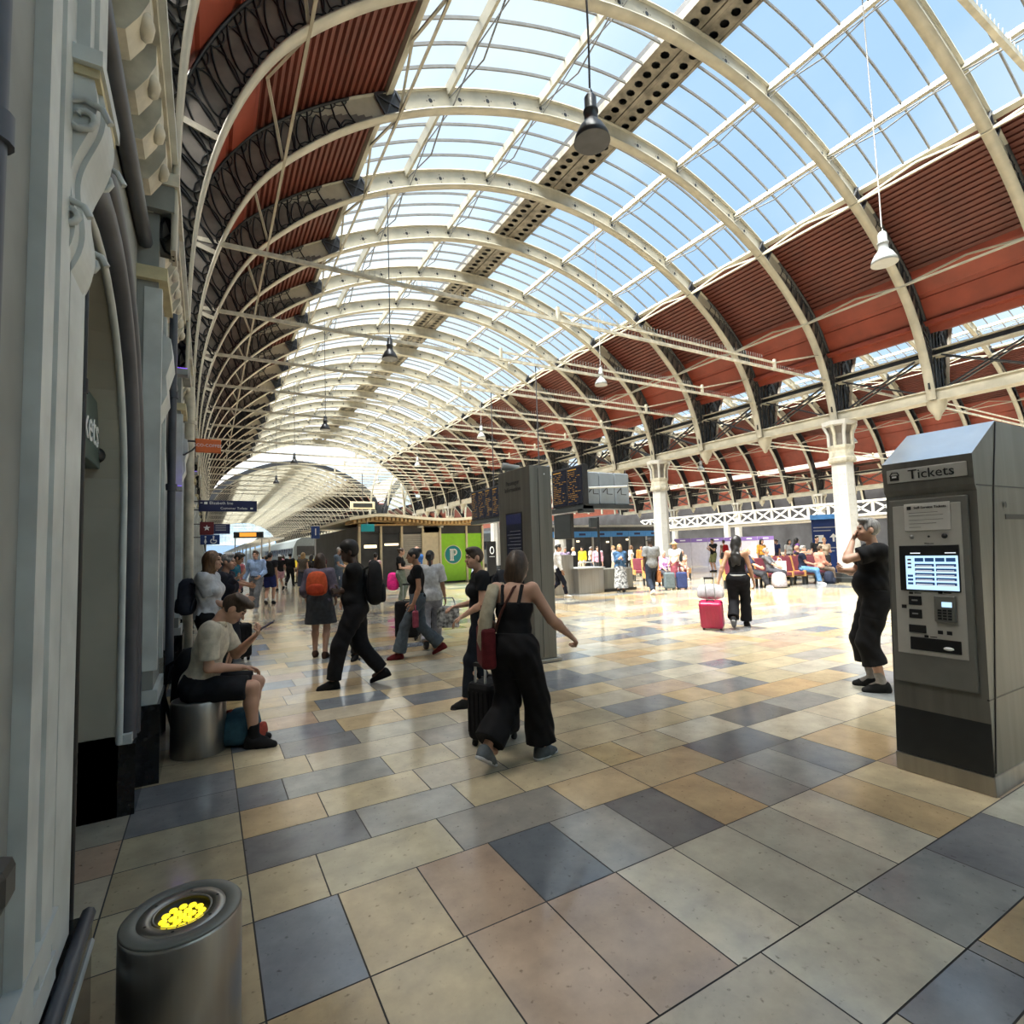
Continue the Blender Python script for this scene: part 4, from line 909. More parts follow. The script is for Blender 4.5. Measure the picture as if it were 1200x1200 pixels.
P['greywall'] = person('grey-blonde woman in navy with a hand to her mouth', (.22,8.55), (.90,-.42), H=1.66, fem=True, hair='short', hairc='grey', lod=2, hands=[(.06,.20,1.40),(-.05,.24,1.10)], palm=[(0,-1,0),(0,-1,0)], top=dict(col=(.014,.015,.024), sleeve=1.9, inf=.035, hem=.85), bottom=dict(kind='skirt', col=(.012,.013,.02), hem=.35, rw=.17, rh=.2), shoes=BLK)
P['darkwall'] = person('person in dark clothes behind the grey-blonde woman by the wall', (.10,9.9), (.8,-.6), H=1.68, hair='short', hairc='dark', lod=1, top=dict(col=(.02,.02,.022), sleeve=1.9, inf=.03), bottom=dict(col=(.02,.02,.024), inf=.02), shoes=BLK)
P['teal'] = person('man in teal T-shirt looking down at his hands', (.42,12.3), (.93,-.35), H=1.74, hair='short', hairc='dark', skin='tan', lod=2, lean=6, head=(0,20), hands=[(-.05,.34,1.08),(.08,.34,1.06)], top=dict(col=(.01,.10,.16), sleeve=.6, inf=.025), bottom=dict(col=(.07,.10,.16), inf=.02), shoes=BLK)
P['pinkred'] = person('person in coral top walking far down the platform wall', (.83,19.0), TOW, H=1.66, fem=True, hair='long', lod=1, feet=walk(1,.7), top=dict(col=(.42,.14,.16), sleeve=.5, inf=.03), bottom=dict(kind='shorts', col=(.35,.15,.18), len=.6, hem=.1), shoes=BLK)
P['bluesh'] = person('man in light blue shirt and grey trousers walking towards the camera', (1.30,17.98), (-.45,-.89), H=1.82, hair='short', skin='light', lod=2, feet=walk(1,.9,.07), hands=[(-.18,.20,1.0),(.34,.02,.90)], curl=(.9,.5), top=dict(col=(.30,.42,.66), sleeve=1.9, inf=.03, hem=.98, collar=True), bottom=dict(col=(.16,.165,.18), inf=.025, belt=BLK), shoes=(.30,.30,.30))
P['navyshorts'] = person('person in navy shorts and dark top walking away down the platform', (1.88,20.2), (.4,.92), H=1.76, hair='short', hairc='dark', lod=1, feet=walk(-1,.4,.03), top=dict(col=(.018,.018,.022), sleeve=.6, inf=.03), bottom=dict(kind='shorts', col=(.02,.03,.13), len=.8, hem=.10), shoes=(.02,.02,.02), socks=(.55,.55,.55))
P['whitecap'] = person('person in white sun hat and pale pink shorts on the platform', (3.06,27.9), (-.3,.95), H=1.70, fem=True, hair='bob', lod=1, cap=dict(col=(.75,.75,.74), brim=.17, round=True), feet=walk(1,.5), hands=[(-.2,.25,1.15),(.2,.25,1.15)], top=dict(col=BLK, sleeve=.5, inf=.03), bottom=dict(kind='shorts', col=(.55,.32,.38), len=.7, hem=.12, inf=.03), shoes=BLK)
P['darkfar'] = person('person in long black clothes beside the pale pink shorts wearer', (3.95,31.5), AWAY, H=1.78, hair='short', hairc='dark', lod=0, feet=walk(-1,.9), top=dict(col=BLK, sleeve=1.6, inf=.03), bottom=dict(col=BLK, inf=.03), shoes=BLK)
P['tank'] = person('person in brown sleeveless top and slate skirt near the platform number sign', (3.50,23.9), AWAY, H=1.76, fem=True, hair='bob', hairc='blonde', lod=1, top=dict(col=(.09,.075,.06), sleeve=0, inf=.03), bottom=dict(kind='skirt', col=(.045,.055,.085), hem=.35, rw=.17, rh=.22), shoes=BLK)
P['d2'] = person('dark-haired woman under the platform number sign', (3.95,24.6), AWAY, H=1.66, fem=True, hair='long', hairc='dark', lod=1, top=dict(col=(.03,.03,.035), sleeve=.5), bottom=dict(col=(.05,.05,.06)), shoes=BLK)
P['greytall'] = person('tall man in blue-grey T-shirt facing the kiosk', (4.38,21.1), (.85,-.5), H=1.90, hair='short', hairc='grey', lod=1, belly=.03, hands=[(-.1,.3,1.05),(.1,.3,1.05)], top=dict(col=(.10,.13,.17), sleeve=.6, inf=.03), bottom=dict(col=(.06,.08,.12)), shoes=BLK)
P['blonde'] = person('blonde long-haired woman in tan top by the kiosk', (4.95,22.2), (.5,.86), H=1.66, fem=True, hair='long', hairc='blonde', lod=1, top=dict(col=(.25,.19,.11), sleeve=1.8, inf=.03), bottom=dict(col=(.30,.25,.18)), shoes=(.4,.38,.35))
P['bpink'] = person('woman in pale pink top carrying a backpack towards the kiosk', (5.0,18.2), AWAY, H=1.63, fem=True, hair='bun', hairc='dark', lod=1, feet=walk(1,.5), top=dict(col=(.60,.40,.38), sleeve=0, inf=.02), bottom=dict(col=(.03,.03,.035)), shoes=BLK)
P['green'] = person('woman in black top and sage trousers waiting beside black suitcases', (5.41,16.75), (.86,-.5), H=1.76, fem=True, hair='bun', lod=2, hands=[(-.05,.3,1.15),(.12,.28,1.1)], top=dict(col=BLK, sleeve=.55, inf=.02, hem=1.0), bottom=dict(col=(.14,.165,.13), hem=.10, inf=.035, waist=1.06), shoes=(.55,.55,.55))
P['bald'] = person('bald man in blue T-shirt facing the woman in sage trousers', (6.10,17.0), (-.8,-.1), H=1.80, hair='none', lod=1, hands=[(-.05,.28,1.1),(.1,.3,1.1)], top=dict(col=(.05,.15,.42), sleeve=.6, inf=.03), bottom=dict(col=(.10,.12,.17), inf=.02), shoes=(.4,.4,.4))
P['ltblue'] = person('dark-haired woman in long light blue dress by the green kiosk panel', (9.87,20.5), (-.7,.5), H=1.56, fem=True, hair='bun', hairc='dark', lod=1, head=(0,15), hands=[(-.08,.25,1.1),(.08,.25,1.1)], top=dict(col=(.42,.52,.62), sleeve=.7, inf=.03), bottom=dict(kind='skirt', col=(.30,.38,.52), hem=.22, rw=.16, rh=.2), shoes=BLK)
P['whiteshirt'] = person('dark-haired walker in white long-sleeved shirt passing the steel desk', (9.99,14.49), (.87,-.5), H=1.73, hair='short', hairc='dark', lod=2, skin='tan', feet=walk(-1,.95,.10), hands=[(-.2,.1,.86),(.22,.12,.86)], top=dict(col=(.80,.81,.84), sleeve=1.9, inf=.025, hem=.84), bottom=dict(col=(.012,.014,.025), hem=.06, inf=.012), shoes=(.65,.64,.62))
P['floral'] = person('fair-haired lady in blue cardigan and speckled long skirt at the desk', (12.56,14.38), (-.55,-.83), H=1.66, fem=True, hair='bob', hairc='blonde', lod=2, hands=[(-.06,.22,1.22),(.06,.24,1.24)], top=dict(col=(.045,.10,.19), sleeve=1.8, inf=.045, hem=.86), bottom=dict(kind='skirt', col=(.42,.42,.43), mat=mat('speckled skirt cloth', (.05,.05,.055), .85, scale=14, col2=(.50,.50,.50)), hem=.16, rw=.17, rh=.24), shoes=(.1,.1,.1))
P['bagman'] = person('man in dark cap and grey T-shirt carrying a brown bag', (12.54,12.84), (.35,.93), H=1.82, skin='dark', hair='short', hairc='dark', lod=2, cap=dict(col=(.015,.015,.017), brim=.10), feet=walk(-1,.7,.06), hands=[(-.24,.05,.86),(.24,.1,.84)], curl=(.8,1.1), top=dict(col=(.17,.175,.18), sleeve=.8, inf=.04, hem=.84, flare=.02), bottom=dict(col=(.022,.03,.05), inf=.025), shoes=(.65,.65,.65))
P['hat'] = person('woman in straw hat and white T-shirt with two suitcases', (14.76,13.9), (-.8,-.2), H=1.68, fem=True, hair='long', hairc='blonde', lod=2, cap=dict(col=(.55,.40,.20), brim=.19, round=True), hands=[(-.1,.28,.98),(.14,.25,.95)], top=dict(col=(.75,.75,.74), sleeve=.5, inf=.03), bottom=dict(kind='skirt', col=(.24,.06,.08), hem=.45, rw=.16, rh=.2), shoes=(.5,.45,.35))
P['lilac'] = person('white-haired person in lilac top seated by the straw hat woman', (15.6,15.3), (-.4,-.9), H=1.62, sit=.60, fem=True, hair='short', hairc='white', lod=1, feet=[(-.12,.40,0),(.12,.42,0)], hands=[(-.1,.3,.7),(.1,.3,.7)], top=dict(col=(.58,.33,.66), sleeve=1.5, inf=.03), bottom=dict(col=(.04,.04,.05)), shoes=BLK)
P['shorts2'] = person('man in black T-shirt and olive shorts standing beyond the benches', (24.8,20.5), (-.85,.1), H=1.84, hair='short', hairc='dark', lod=1, hands=[(-.1,.28,1.3),(.1,.28,1.25)], top=dict(col=BLK, sleeve=.6, inf=.03), bottom=dict(kind='shorts', col=(.13,.13,.06), len=1.0, hem=.1), shoes=BLK)
P['redbp'] = person('person in brown top with a red backpack beyond the benches', (26.6,21.2), AWAY, H=1.76, fem=True, hair='short', hairc='brown', lod=1, top=dict(col=(.30,.25,.2), sleeve=.5), bottom=dict(kind='shorts', col=(.10,.09,.09), len=.9, hem=.1), shoes=BLK)
# waiting passengers behind the information desk
crowd = [('short grey-haired person in mauve top at the far end of desk', (15.65,22), (.20,.16,.24), 'grey', 'short'), ('blonde woman in white vest behind the steel desk', (16.92,23), (.72,.72,.70), 'blonde', 'bob'), ('person in bright yellow T-shirt behind the desk', (18.25,24), (.72,.55,.03), 'dark', 'short'),
 ('balding man in cream shirt next to the yellow T-shirt', (19.3,24.6), (.62,.58,.5), 'grey', 'short'), ('man in pink shirt leaning behind the desk', (16.51,20.5), (.60,.30,.38), 'brown', 'short'), ('broad man in white shirt next to the pink shirt', (17.3,20.2), (.75,.75,.76), 'blonde', 'short'), ('person in pale blue shirt behind the pink shirt', (19.0,23.5), (.45,.5,.6), 'brown', 'short'),
 ('ginger-haired woman in white top behind the speckled skirt lady', (19.1,21), (.72,.70,.68), 'ginger', 'bob'), ('person in orange top before the dark shop doorway', (20.2,21.4), (.60,.24,.06), 'dark', 'short'), ('blonde woman in beige behind the man with brown bag', (20.6,19.4), (.5,.42,.34), 'blonde', 'long'), ('dark-haired person in black near the white column', (23.63,24), BLK, 'dark', 'short')]
for i, (lb, pos, c, hc_, hr) in enumerate(crowd):
    person(lb, pos, [TOW, LFT, (-.9,-.4), RGT][i % 4], H=1.62+.035*((i*5) % 5), fem=hr != 'short', hair=hr, hairc=hc_, skin='light' if i % 3 else 'tan', lod=1, top=dict(col=c, sleeve=.55 if i % 2 else 1.7, inf=.03), bottom=dict(col=[(.05,.06,.09),(.03,.03,.03),(.3,.27,.2)][i % 3]), shoes=BLK, group='passengers waiting behind the information desk')
for i, (lb, pos, c, hc_) in enumerate([('person in pink shorts seated with legs crossed past the desk', (17.6,17.72), (.62,.36,.36), 'blonde'), ('person in peach top seated beside a suitcase past the desk', (18.7,17.2), (.65,.42,.32), 'grey')]):
    person(lb, pos, TOW, H=1.64, sit=.60, fem=True, hair='bob', hairc=hc_, lod=1, feet=[(-.12,.40,0),(.12,.42,0)], hands=[(-.1,.3,.7),(.1,.3,.7)], top=dict(col=c, sleeve=.6, inf=.03), bottom=dict(kind='shorts', col=(.5,.3,.3), len=.8, hem=.09), shoes=(.3,.25,.2))
# bench sitters
seat = dict(sit=.60, feet=[(-.13,.42,0),(.12,.45,0)], hands=[(-.08,.32,.72),(.08,.34,.70)])
person('man in navy top and blue jeans drinking on the maroon bench', (19.0,11.76), (.55,-.83), H=1.76, hair='short', hairc='grey', lod=2, sit=.60, feet=[(-.13,.48,0),(.12,.52,0)], hands=[(-.02,.18,1.16),(.08,.34,.72)], top=dict(col=(.012,.016,.035), sleeve=.6, inf=.03), bottom=dict(col=(.10,.22,.40), inf=.025), shoes=(.6,.6,.6))
person('woman in peach blouse seen from behind beside the white column', (19.85,11.62), (.9,-.42), H=1.68, fem=True, hair='short', hairc='brown', lod=2, hands=[(-.12,.3,.72),(.12,.3,.72)], sit=.60, feet=[(-.13,.42,0),(.12,.45,0)], top=dict(col=(.60,.27,.20), sleeve=1.6, inf=.045), bottom=dict(col=(.2,.15,.12)), shoes=BLK)
person('woman in navy top and dark trousers resting with a white paper bag', (16.65,12.22), (.35,-.93), H=1.70, fem=True, hair='long', hairc='blonde', lod=2, lean=-10, sit=.60, feet=[(-.13,.55,0),(.12,.60,0)], hands=[(-.08,.32,.74),(.14,.34,.74)], top=dict(col=(.03,.035,.07), sleeve=1.0, inf=.03), bottom=dict(col=(.03,.03,.035), inf=.025), shoes=(.5,.5,.48))
person('person in pale grey top slumped next to the navy-topped woman', (17.45,12.0), (.14,-.99), H=1.70, hair='short', hairc='grey', lod=1, lean=-14, **seat, top=dict(col=(.12,.12,.13), sleeve=1.2), bottom=dict(col=(.05,.05,.06)), shoes=BLK)
person('woman in orange top standing behind the benches', (22.0,15.5), (-.3,-.95), H=1.72, fem=True, hair='long', hairc='dark', lod=1, top=dict(col=(.65,.30,.05), sleeve=1.2), bottom=dict(col=(.05,.05,.06)), shoes=BLK)
person('shaven-headed man in dark top behind the drinking man', (21.55,13.5), (-.14,.99), H=1.76, hair='none', lod=1, **seat, top=dict(col=(.03,.03,.035), sleeve=.6), bottom=dict(col=(.05,.05,.06)), shoes=BLK)
person('blonde woman in beige top standing behind the maroon bench', (22.2,12.75), (-.7,-.6), H=1.68, fem=True, hair='pony', hairc='blonde', lod=1, hands=[(-.15,.25,1.15),(.15,.25,1.1)], top=dict(col=(.45,.36,.27), sleeve=.5), bottom=dict(col=(.03,.03,.035)), shoes=BLK)
for i, (lb, pos, c, hc_) in enumerate([('person in grey top waiting by the lilac hoarding', (24.85,16), (.5,.5,.5), 'dark'), ('person in navy top waiting by the lilac hoarding', (26.9,18), (.02,.03,.10), 'brown'), ('person in violet top in front of the blue totem', (23.2,14.6), (.18,.08,.30), 'dark'), ('person in black near the blue totem', (22.6,13.3), (.02,.02,.022), 'dark')]):
    person(lb, pos, [TOW, LFT, RGT, TOW][i], H=1.66+.03*i, fem=i % 2 == 0, hair='short' if i % 2 else 'long', hairc=hc_, lod=1, top=dict(col=c, sleeve=.6), bottom=dict(col=(.04,.04,.05)), shoes=BLK)
# strung out far down the platform
far = [('person in white shirt far down the platform', (1.2,27), (.6,.6,.6)), ('person in grey top far down the platform', (2.3,26), (.14,.14,.15)), ('person in red top far down the platform', (2.9,33), (.4,.05,.05)), ('person in blue top far down the platform', (.75,23.5), (.05,.1,.3)), ('person in olive top far down the platform', (.6,31), (.1,.1,.05)), ('person in black top far down the platform', (3.2,38), BLK), ('person in cream top far down the platform', (1.9,40), (.5,.45,.36)), ('person in mustard top far down the platform', (1.3,46), (.4,.25,.03)), ('person in pink top far down the platform', (4.6,40), (.55,.25,.3)), ('person in navy top far down the platform', (.9,37), (.015,.02,.05)),
 ('person in maroon top far down the platform', (5.2,29), (.14,.02,.03)), ('person in teal top far down the platform', (4.9,34.5), (.01,.15,.15))]
for i, (lb, pos, c) in enumerate(far):
    person(lb, pos, [TOW, AWAY, LFT][i % 3], H=1.64+.03*(i % 5), fem=i % 2 == 0, hair=('long', 'short')[i % 2], hairc=('brown','dark','blonde','grey')[i % 4], lod=0, feet=walk(1 if i % 2 else -1, .7), top=dict(col=c, sleeve=.6 if i % 3 else 1.8, inf=.03), bottom=dict(col=[(.04,.05,.08),(.02,.02,.02),(.2,.18,.14)][i % 3], inf=.02), shoes=BLK, group='travellers far down platform one')
# ================================================================ THINGS
def finish(root, label, cat, group=None): return tag(root, label, cat, group)
# ---- hanging lamps on the tie rods
def lamp(x, y, z, dark, label, group, zt):
    r = empty('pendant_lamp', (x, y, z)); m = 'lampdark' if dark else 'lampwhite'
    MB().lathe([(.215,-.02),(.225,-.02),(.205,.06),(.15,.17),(.10,.23),(.09,.25)], m, n=28).lathe([(.21,-.015),(.19,.05),(.14,.16),(.0,.2)], 'lampwhite', n=28).build('lamp_shade', r)
    MB().lathe([(.0,.005),(.13,.01),(.195,.0)], 'lamplens', n=24).build('lens', r)
    MB().lathe([(.09,.24),(.085,.27),(.085,.36),(.095,.365),(.095,.39),(.075,.40),(.075,.56),(.05,.60),(.0,.61)], m, n=20).build('lamp_housing', r)
    MB().tube([(0,0,.6),(.03,0,.66),(0,0,.72),(-.03,0,.66),(0,0,.6)], .012, m, n=6, cap=False).build('hook', r)
    MB().tube([(0,0,.70),(.015,0,1.3),(0,0,zt-z)], .014 if dark else .012, 'cable' if dark else 'cablew', n=6).build('cable', r)
    return finish(r, label, 'lamp', group)
# lamps hang from the ribs overhead
for i, (y, lb) in enumerate(((4.85,'big dark hanging lamp nearest the camera, under the glass roof'),(14.3,'second dark hanging lamp in the row under the glass roof'),(23.75,'third dark hanging lamp in the row'),(33.2,'fourth dark hanging lamp in the row'),(42.65,'fifth dark hanging lamp in the row'))):
    lamp(4.1 if i == 0 else 4.42, y, 6.62 if i == 0 else 7.07, True, lb, 'dark lamps over the platform side', float(V1.at(-1, XC-4.42, 0)[1])+.05)
for i, (y, lb) in enumerate(((4.85,'large pale hanging lamp nearest, against the dark red corrugated boards'),(14.3,'second pale hanging lamp in the row, where glass meets red boards'),(23.75,'third pale hanging lamp in the row'),(33.2,'fourth pale hanging lamp in the row'),(42.65,'fifth pale hanging lamp in the row'))):
    lamp(12.0 if i else 11.1, y, 7.3 if i else 6.80, False, lb, 'pale lamps over the concourse', float(V1.at(1, (12.0 if i else 11.1)-XC, 0)[1])+.15)
for i, (x, y) in enumerate(((28,14.3),(28,23.75),(30,33.2),(38,20.6))):
    lamp(x, y, 6.4, False, ['pale lamp beyond the girder, beside the white column','pale lamp beyond the girder, above the lilac hoarding','pale lamp beyond the girder, above the blue fascia','small pale lamp deep in the second span'][i], 'pale lamps in the second span', float(V2.at(-1 if x < 36.6 else 1, abs(x-36.6)/V2.k, 0)[1])+.15)
# ---- steel drum seat and bollard light
def drum(r, hgt): return MB().lathe([(r-.004,0),(r,.006),(r,hgt-.012),(r-.006,hgt-.002),(r-.012,hgt)], 'steel', n=56, cap=False)
t = empty('drum_seat', (-.05,5.30,0)); drum(.205,.44).build('drum_body', t); MB().lathe([(.0,.441),(.193,.44)], 'dsteel', n=40).build('seat_lid', t); finish(t, 'brushed steel drum bollard used as a seat by the young man', 'bollard')
t = empty('bollard_light', (-.062,2.20,0)); drum(.178,.42).build('bollard_body', t)
MB().lathe([(.168,.419),(.178,.42),(.172,.426),(.132,.427),(.128,.420)], 'greymet', n=56, cap=False).build('top_plate', t)
rg = MB().lathe([(.129,.421),(.127,.426),(.090,.426),(.087,.405)], 'steel', n=48, cap=False)
for k in range(6): a = k*math.pi/3+.3; rg.disc(.005, 'black', c=(.108*math.cos(a), .108*math.sin(a), .427), n=8)
rg.build('lamp_ring', t); MB().lathe([(.0875,.4265),(.085,.4275),(.081,.425)], 'steel', n=40, cap=False).build('lens_rim', t)
MB().lathe([(.0,.403),(.0855,.403),(.0865,.42)], 'black', n=40, cap=False).build('lamp_well', t)
l_ = MB()
for k in range(19):
    a, rr = (0, 0) if k == 0 else ((k-1)*math.pi/3, .028) if k < 7 else ((k-7)*math.pi/6, .056)
    l_.ell((rr*math.cos(a), rr*math.sin(a), .408), (.0135,.0135,.006), 'yellowled', 10, 6)
l_.build('led_cluster', t); finish(t, 'steel bollard with a lit yellow lamp in its top, closest to the camera', 'bollard')
tag(MB().ell((-.30,2.16,.03),(.035,.05,.028),'bluesign',12,8).tube([(-.30,2.20,.03),(-.27,2.24,.04),(-.26,2.2,.03)],.012,'bluesign',n=6).build('litter_scrap'), 'scrap of blue plastic on the floor beside the lamp bollard', 'litter')
# ---- rucksacks, bags and cases
def bag(name, loc, face, w, d, hgt, m, label, cat, pocket=True, tilt=0, straps=True, m2=None, group=None):
    r = empty(name, loc, math.atan2(-face[0], face[1])); r.rotation_euler.x = tilt
    m2 = m2 or m
    def soft(w, d, z0, z1, y0, m, nm):
        bm = bmesh.new(); bmesh.ops.create_cube(bm, size=1)
        for v in bm.verts: v.co = Vector((v.co.x*w*(1 if v.co.z < 0 else .8), v.co.y*d*(1 if v.co.z < 0 else .75)+y0, z0+(v.co.z+.5)*(z1-z0)))
        bmesh.ops.subdivide_edges(bm, edges=list(bm.edges), cuts=3, use_grid_fill=True)
        for _ in range(5): bmesh.ops.smooth_vert(bm, verts=list(bm.verts), factor=.5, use_axis_x=True, use_axis_y=True, use_axis_z=True)
        me = bpy.data.meshes.new(nm); bm.to_mesh(me); bm.free(); me.materials.append(MT[m] if isinstance(m, str) else m)
        for p in me.polygons: p.use_smooth = True
        return link(nm, me, r)
    soft(w*1.25, d*1.35, -.03*hgt, hgt*1.06, 0, m, 'bag_body')
    if pocket: soft(w*.95, d*.6, .04*hgt, hgt*.52, d*.52, m2, 'front_pocket')
    if straps:
        for s in (-1, 1): MB().tube([(s*w*.25,-d*.45,hgt*.9),(s*w*.3,-d*.75,hgt*.85),(s*w*.33,-d*.85,hgt*.5),(s*w*.33,-d*.5,hgt*.12)], .016, m2, n=6).build('shoulder_strap', r)
    MB().tube([(-.04,-d*.3,hgt*.93),(0,-d*.3,hgt*1.02),(.04,-d*.3,hgt*.93)], .010, m2, n=6).build('grab_handle', r)
    return finish(r, label, cat, group)
CB = lambda c: cloth(c, .8)
blk = CB((.010,.010,.011))
def on_back(p, w, d, hgt, m, label, z=1.02, **k):   # worn on a person's back
    a = p['T'](0,-.12,z); b = p['o'].rotation_euler.z; dx, dy = math.sin(b), -math.cos(b)   # outwards from the back
    return bag('backpack', (a.x+dx*.12, a.y+dy*.12, a.z), (dx, dy), w, d, hgt, m, label, 'backpack', **k)
on_back(P['black'], .34, .17, .52, blk, 'black backpack worn by the man with folded arms', z=.98)
on_back(P['orange'], .29, .13, .36, CB((.50,.085,.03)), 'orange rucksack on the back of the woman in purple-grey dress', z=1.06, m2=CB((.40,.05,.02)))
on_back(P['youth'], .28, .14, .42, CB((.02,.022,.028)), 'dark backpack worn by the short-haired youth', z=1.02)
on_back(P['whitewall'], .27, .14, .42, CB((.03,.034,.05)), 'dark backpack worn by the ginger-haired person', z=.98)
on_back(P['bpink'], .32, .16, .5, blk, 'black backpack on the woman in pale pink top', z=.95)
on_back(P['hat'], .28, .16, .46, CB((.06,.065,.075)), 'grey backpack on the straw hat woman', z=1.0)
on_back(P['redbp'], .3, .15, .46, CB((.35,.01,.015)), 'red backpack worn beyond the benches', z=1.02)
on_back(P['navyshorts'], .3, .15, .45, blk, 'black backpack worn by the person in navy shorts', z=1.02)
bag('rucksack', (-.13,5.98,0), (.9,-.4), .36, .20, .74, blk, 'tall black rucksack standing against the wall behind the seated man', 'backpack')
bag('rucksack', (.27,5.36,0), (.9,-.3), .36, .26, .27, CB((.05,.12,.16)), 'low teal and red rucksack on the floor behind the seated man\'s legs', 'backpack', m2=CB((.30,.05,.03)))
bag('rucksack', (17.1,11.45,0), (-.5,-.86), .42, .30, .52, CB((.40,.34,.34)), 'pale pink-grey rucksack on the floor by the bench', 'backpack', m2=CB((.30,.27,.30)))
bag('rucksack', (19.75,11.25,0), (.3,-.9), .36, .28, .44, CB((.02,.025,.045)), 'dark navy bag on the floor by the white column', 'bag')
bag('shopping_bag', (16.1,11.95,0), (-.5,-.86), .34, .2, .36, CB((.55,.54,.53)), 'white carrier bag on the floor in front of the bench', 'bag', pocket=False, straps=False)
bag('holdall', (3.75,23.2,0), (.3,-.9), .5, .35, .75, blk, 'black holdall standing beside the brown sleeveless top wearer', 'bag', straps=False)
def suitcase(loc, face, w, d, hgt, m, label, handle=.40, tilt=0., group=None, ribs=True):
    r = empty('suitcase', loc, math.atan2(-face[0], face[1])); r.rotation_euler.x = tilt
    z0 = .055
    mb = MB().cbox((-w/2,-d/2,z0), (w/2,d/2,z0+hgt), m, b=.045); mb.build('case_shell', r)
    if ribs:
        for k in range(5):
            x = -w*.36+w*.18*k; rb = MB().cbox((x-.012,d/2-.004,z0+.07),(x+.012,d/2+.008,z0+hgt-.07), m, b=.004); rb.build('shell_rib', r); MB().cbox((x-.012,-d/2-.008,z0+.07),(x+.012,-d/2+.004,z0+hgt-.07), m, b=.004).build('shell_rib', r)
    MB().box((-w/2-.002,-.006,z0+.02),(w/2+.002,.006,z0+hgt+.001),'black').build('zip_band', r)
    for sx in (-1,1):
        for sy in (-1,1):
            MB().lathe([(.0,-.012),(.026,-.012),(.026,.012),(.0,.012)], 'rubber', c=(sx*(w/2-.05), sy*(d/2-.05), .026), n=14, xf=Matrix.Rotation(math.pi/2,3,'Y')).box((sx*(w/2-.05)-.02, sy*(d/2-.05)-.012, .03), (sx*(w/2-.05)+.02, sy*(d/2-.05)+.012, .07), 'black').build('wheel', r)
    if handle:
        y = -d/2+.04; MB().tube([(-w*.2,y,z0+hgt-.02),(-w*.2,y,z0+hgt+handle),(w*.2,y,z0+hgt+handle),(w*.2,y,z0+hgt-.02)], .011, 'spikes', n=8).box((-w*.22,y-.016,z0+hgt+handle-.014),(w*.22,y+.016,z0+hgt+handle+.016),'black').build('pull_handle', r)
    MB().tube([(-.07,0,z0+hgt),(-.05,0,z0+hgt+.025),(.05,0,z0+hgt+.025),(.07,0,z0+hgt)], .011, 'black', n=6).build('carry_handle', r)
    return finish(r, label, 'suitcase', group)
suitcase((2.10,4.06,0), (.93,.36), .27, .40, .47, blk, 'black suitcase pulled by the woman in black jumpsuit', handle=.14)
suitcase((.42,9.5,0), (.5,-.86), .38, .25, .52, blk, 'black suitcase standing in front of the grey-blonde woman', handle=.0)
suitcase((3.22,9.62,0), (-.5,-.86), .42, .27, .66, blk, 'tall black suitcase behind the woman in flared jeans', handle=.30)
suitcase((3.72,9.95,0), (-.5,-.86), .40, .26, .60, CB((.016,.016,.018)), 'second black suitcase beside the tall one behind flared jeans', handle=.34)
suitcase((8.20,6.88,0), (-.86,-.5), .40, .25, .50, mat('crimson shell', (.42,.012,.07), .35, var=.08), 'crimson hard-shell suitcase with a white bag on top', handle=.42, tilt=math.radians(-16))
bag('carrier_bag', (8.24,6.93,.555), (-.86,-.5), .44, .24, .27, CB((.50,.48,.52)), 'pale grey bag resting on top of the crimson suitcase', 'bag', pocket=False, straps=False)
suitcase((14.65,13.55,0), (-.5,-.86), .36, .24, .56, CB((.035,.05,.14)), 'navy blue suitcase in front of the straw hat woman', handle=.2)
suitcase((14.25,13.75,0), (-.5,-.86), .36, .24, .56, CB((.12,.15,.165)), 'grey-teal suitcase beside the navy one', handle=.2)
suitcase((14.9,16.6,0), (-.5,-.86), .34, .25, .66, CB((.20,.18,.17)), 'taupe suitcase by the seated peach top passenger', handle=.2)
# handbags
def handbag(loc, face, w, d, hgt, m, label, strap=.3, name='handbag', cat='bag'):
    r = empty(name, loc, math.atan2(-face[0], face[1]))
    MB().cbox((-w/2,-d/2,0),(w/2,d/2,hgt), m, b=min(w,d,hgt)*.22).build('bag_body', r)
    MB().tube([(-w*.38,0,hgt*.93),(-w*.22,0,hgt+strap),(w*.22,0,hgt+strap),(w*.38,0,hgt*.93)], .010, m, n=6).build('carry_strap', r)
    return finish(r, label, cat)
w_ = P['woman']; a = w_['T'](-.19,-.02,.94)
handbag((a.x-.03,a.y+.03,a.z-.14), (.3,.95), .11, .30, .30, CB((.10,.012,.015)), 'dark red handbag hanging at the elbow of the jumpsuit woman', strap=.16)
sc = MB(); q = [w_['T'](*p) for p in ((-.13,.10,1.30),(-.15,.04,1.45),(-.165,-.06,1.43),(-.20,-.13,1.22),(-.22,-.12,1.0),(-.20,-.10,.90))]
sc.tube(q, [.045,.05,.05,.052,.055,.04], cloth((.34,.30,.22)), n=10); tag(sc.build('cardigan'), 'beige cardigan draped over the shoulder of the jumpsuit woman', 'cardigan')
sb = MB(); sb.tube([w_['T'](*p) for p in ((.09,.09,1.42),(.06,.0,1.475),(.02,-.09,1.43),(-.06,-.135,1.25),(-.15,-.12,1.02),(-.18,-.05,.98))], .011, cloth((.07,.025,.018)), n=6); tag(sb.build('bag_strap'), 'thin brown strap crossing the bare back of the jumpsuit woman', 'strap')
a = P['tote']['wr'][1]; handbag((a.x+.03,a.y-.05,a.z-.50), (.4,.9), .38, .10, .36, mat('patterned canvas', (.04,.04,.045), .8, scale=16, col2=(.75,.75,.74)), 'black and white patterned tote beside the woman in loose white shirt', strap=.14, name='tote_bag')
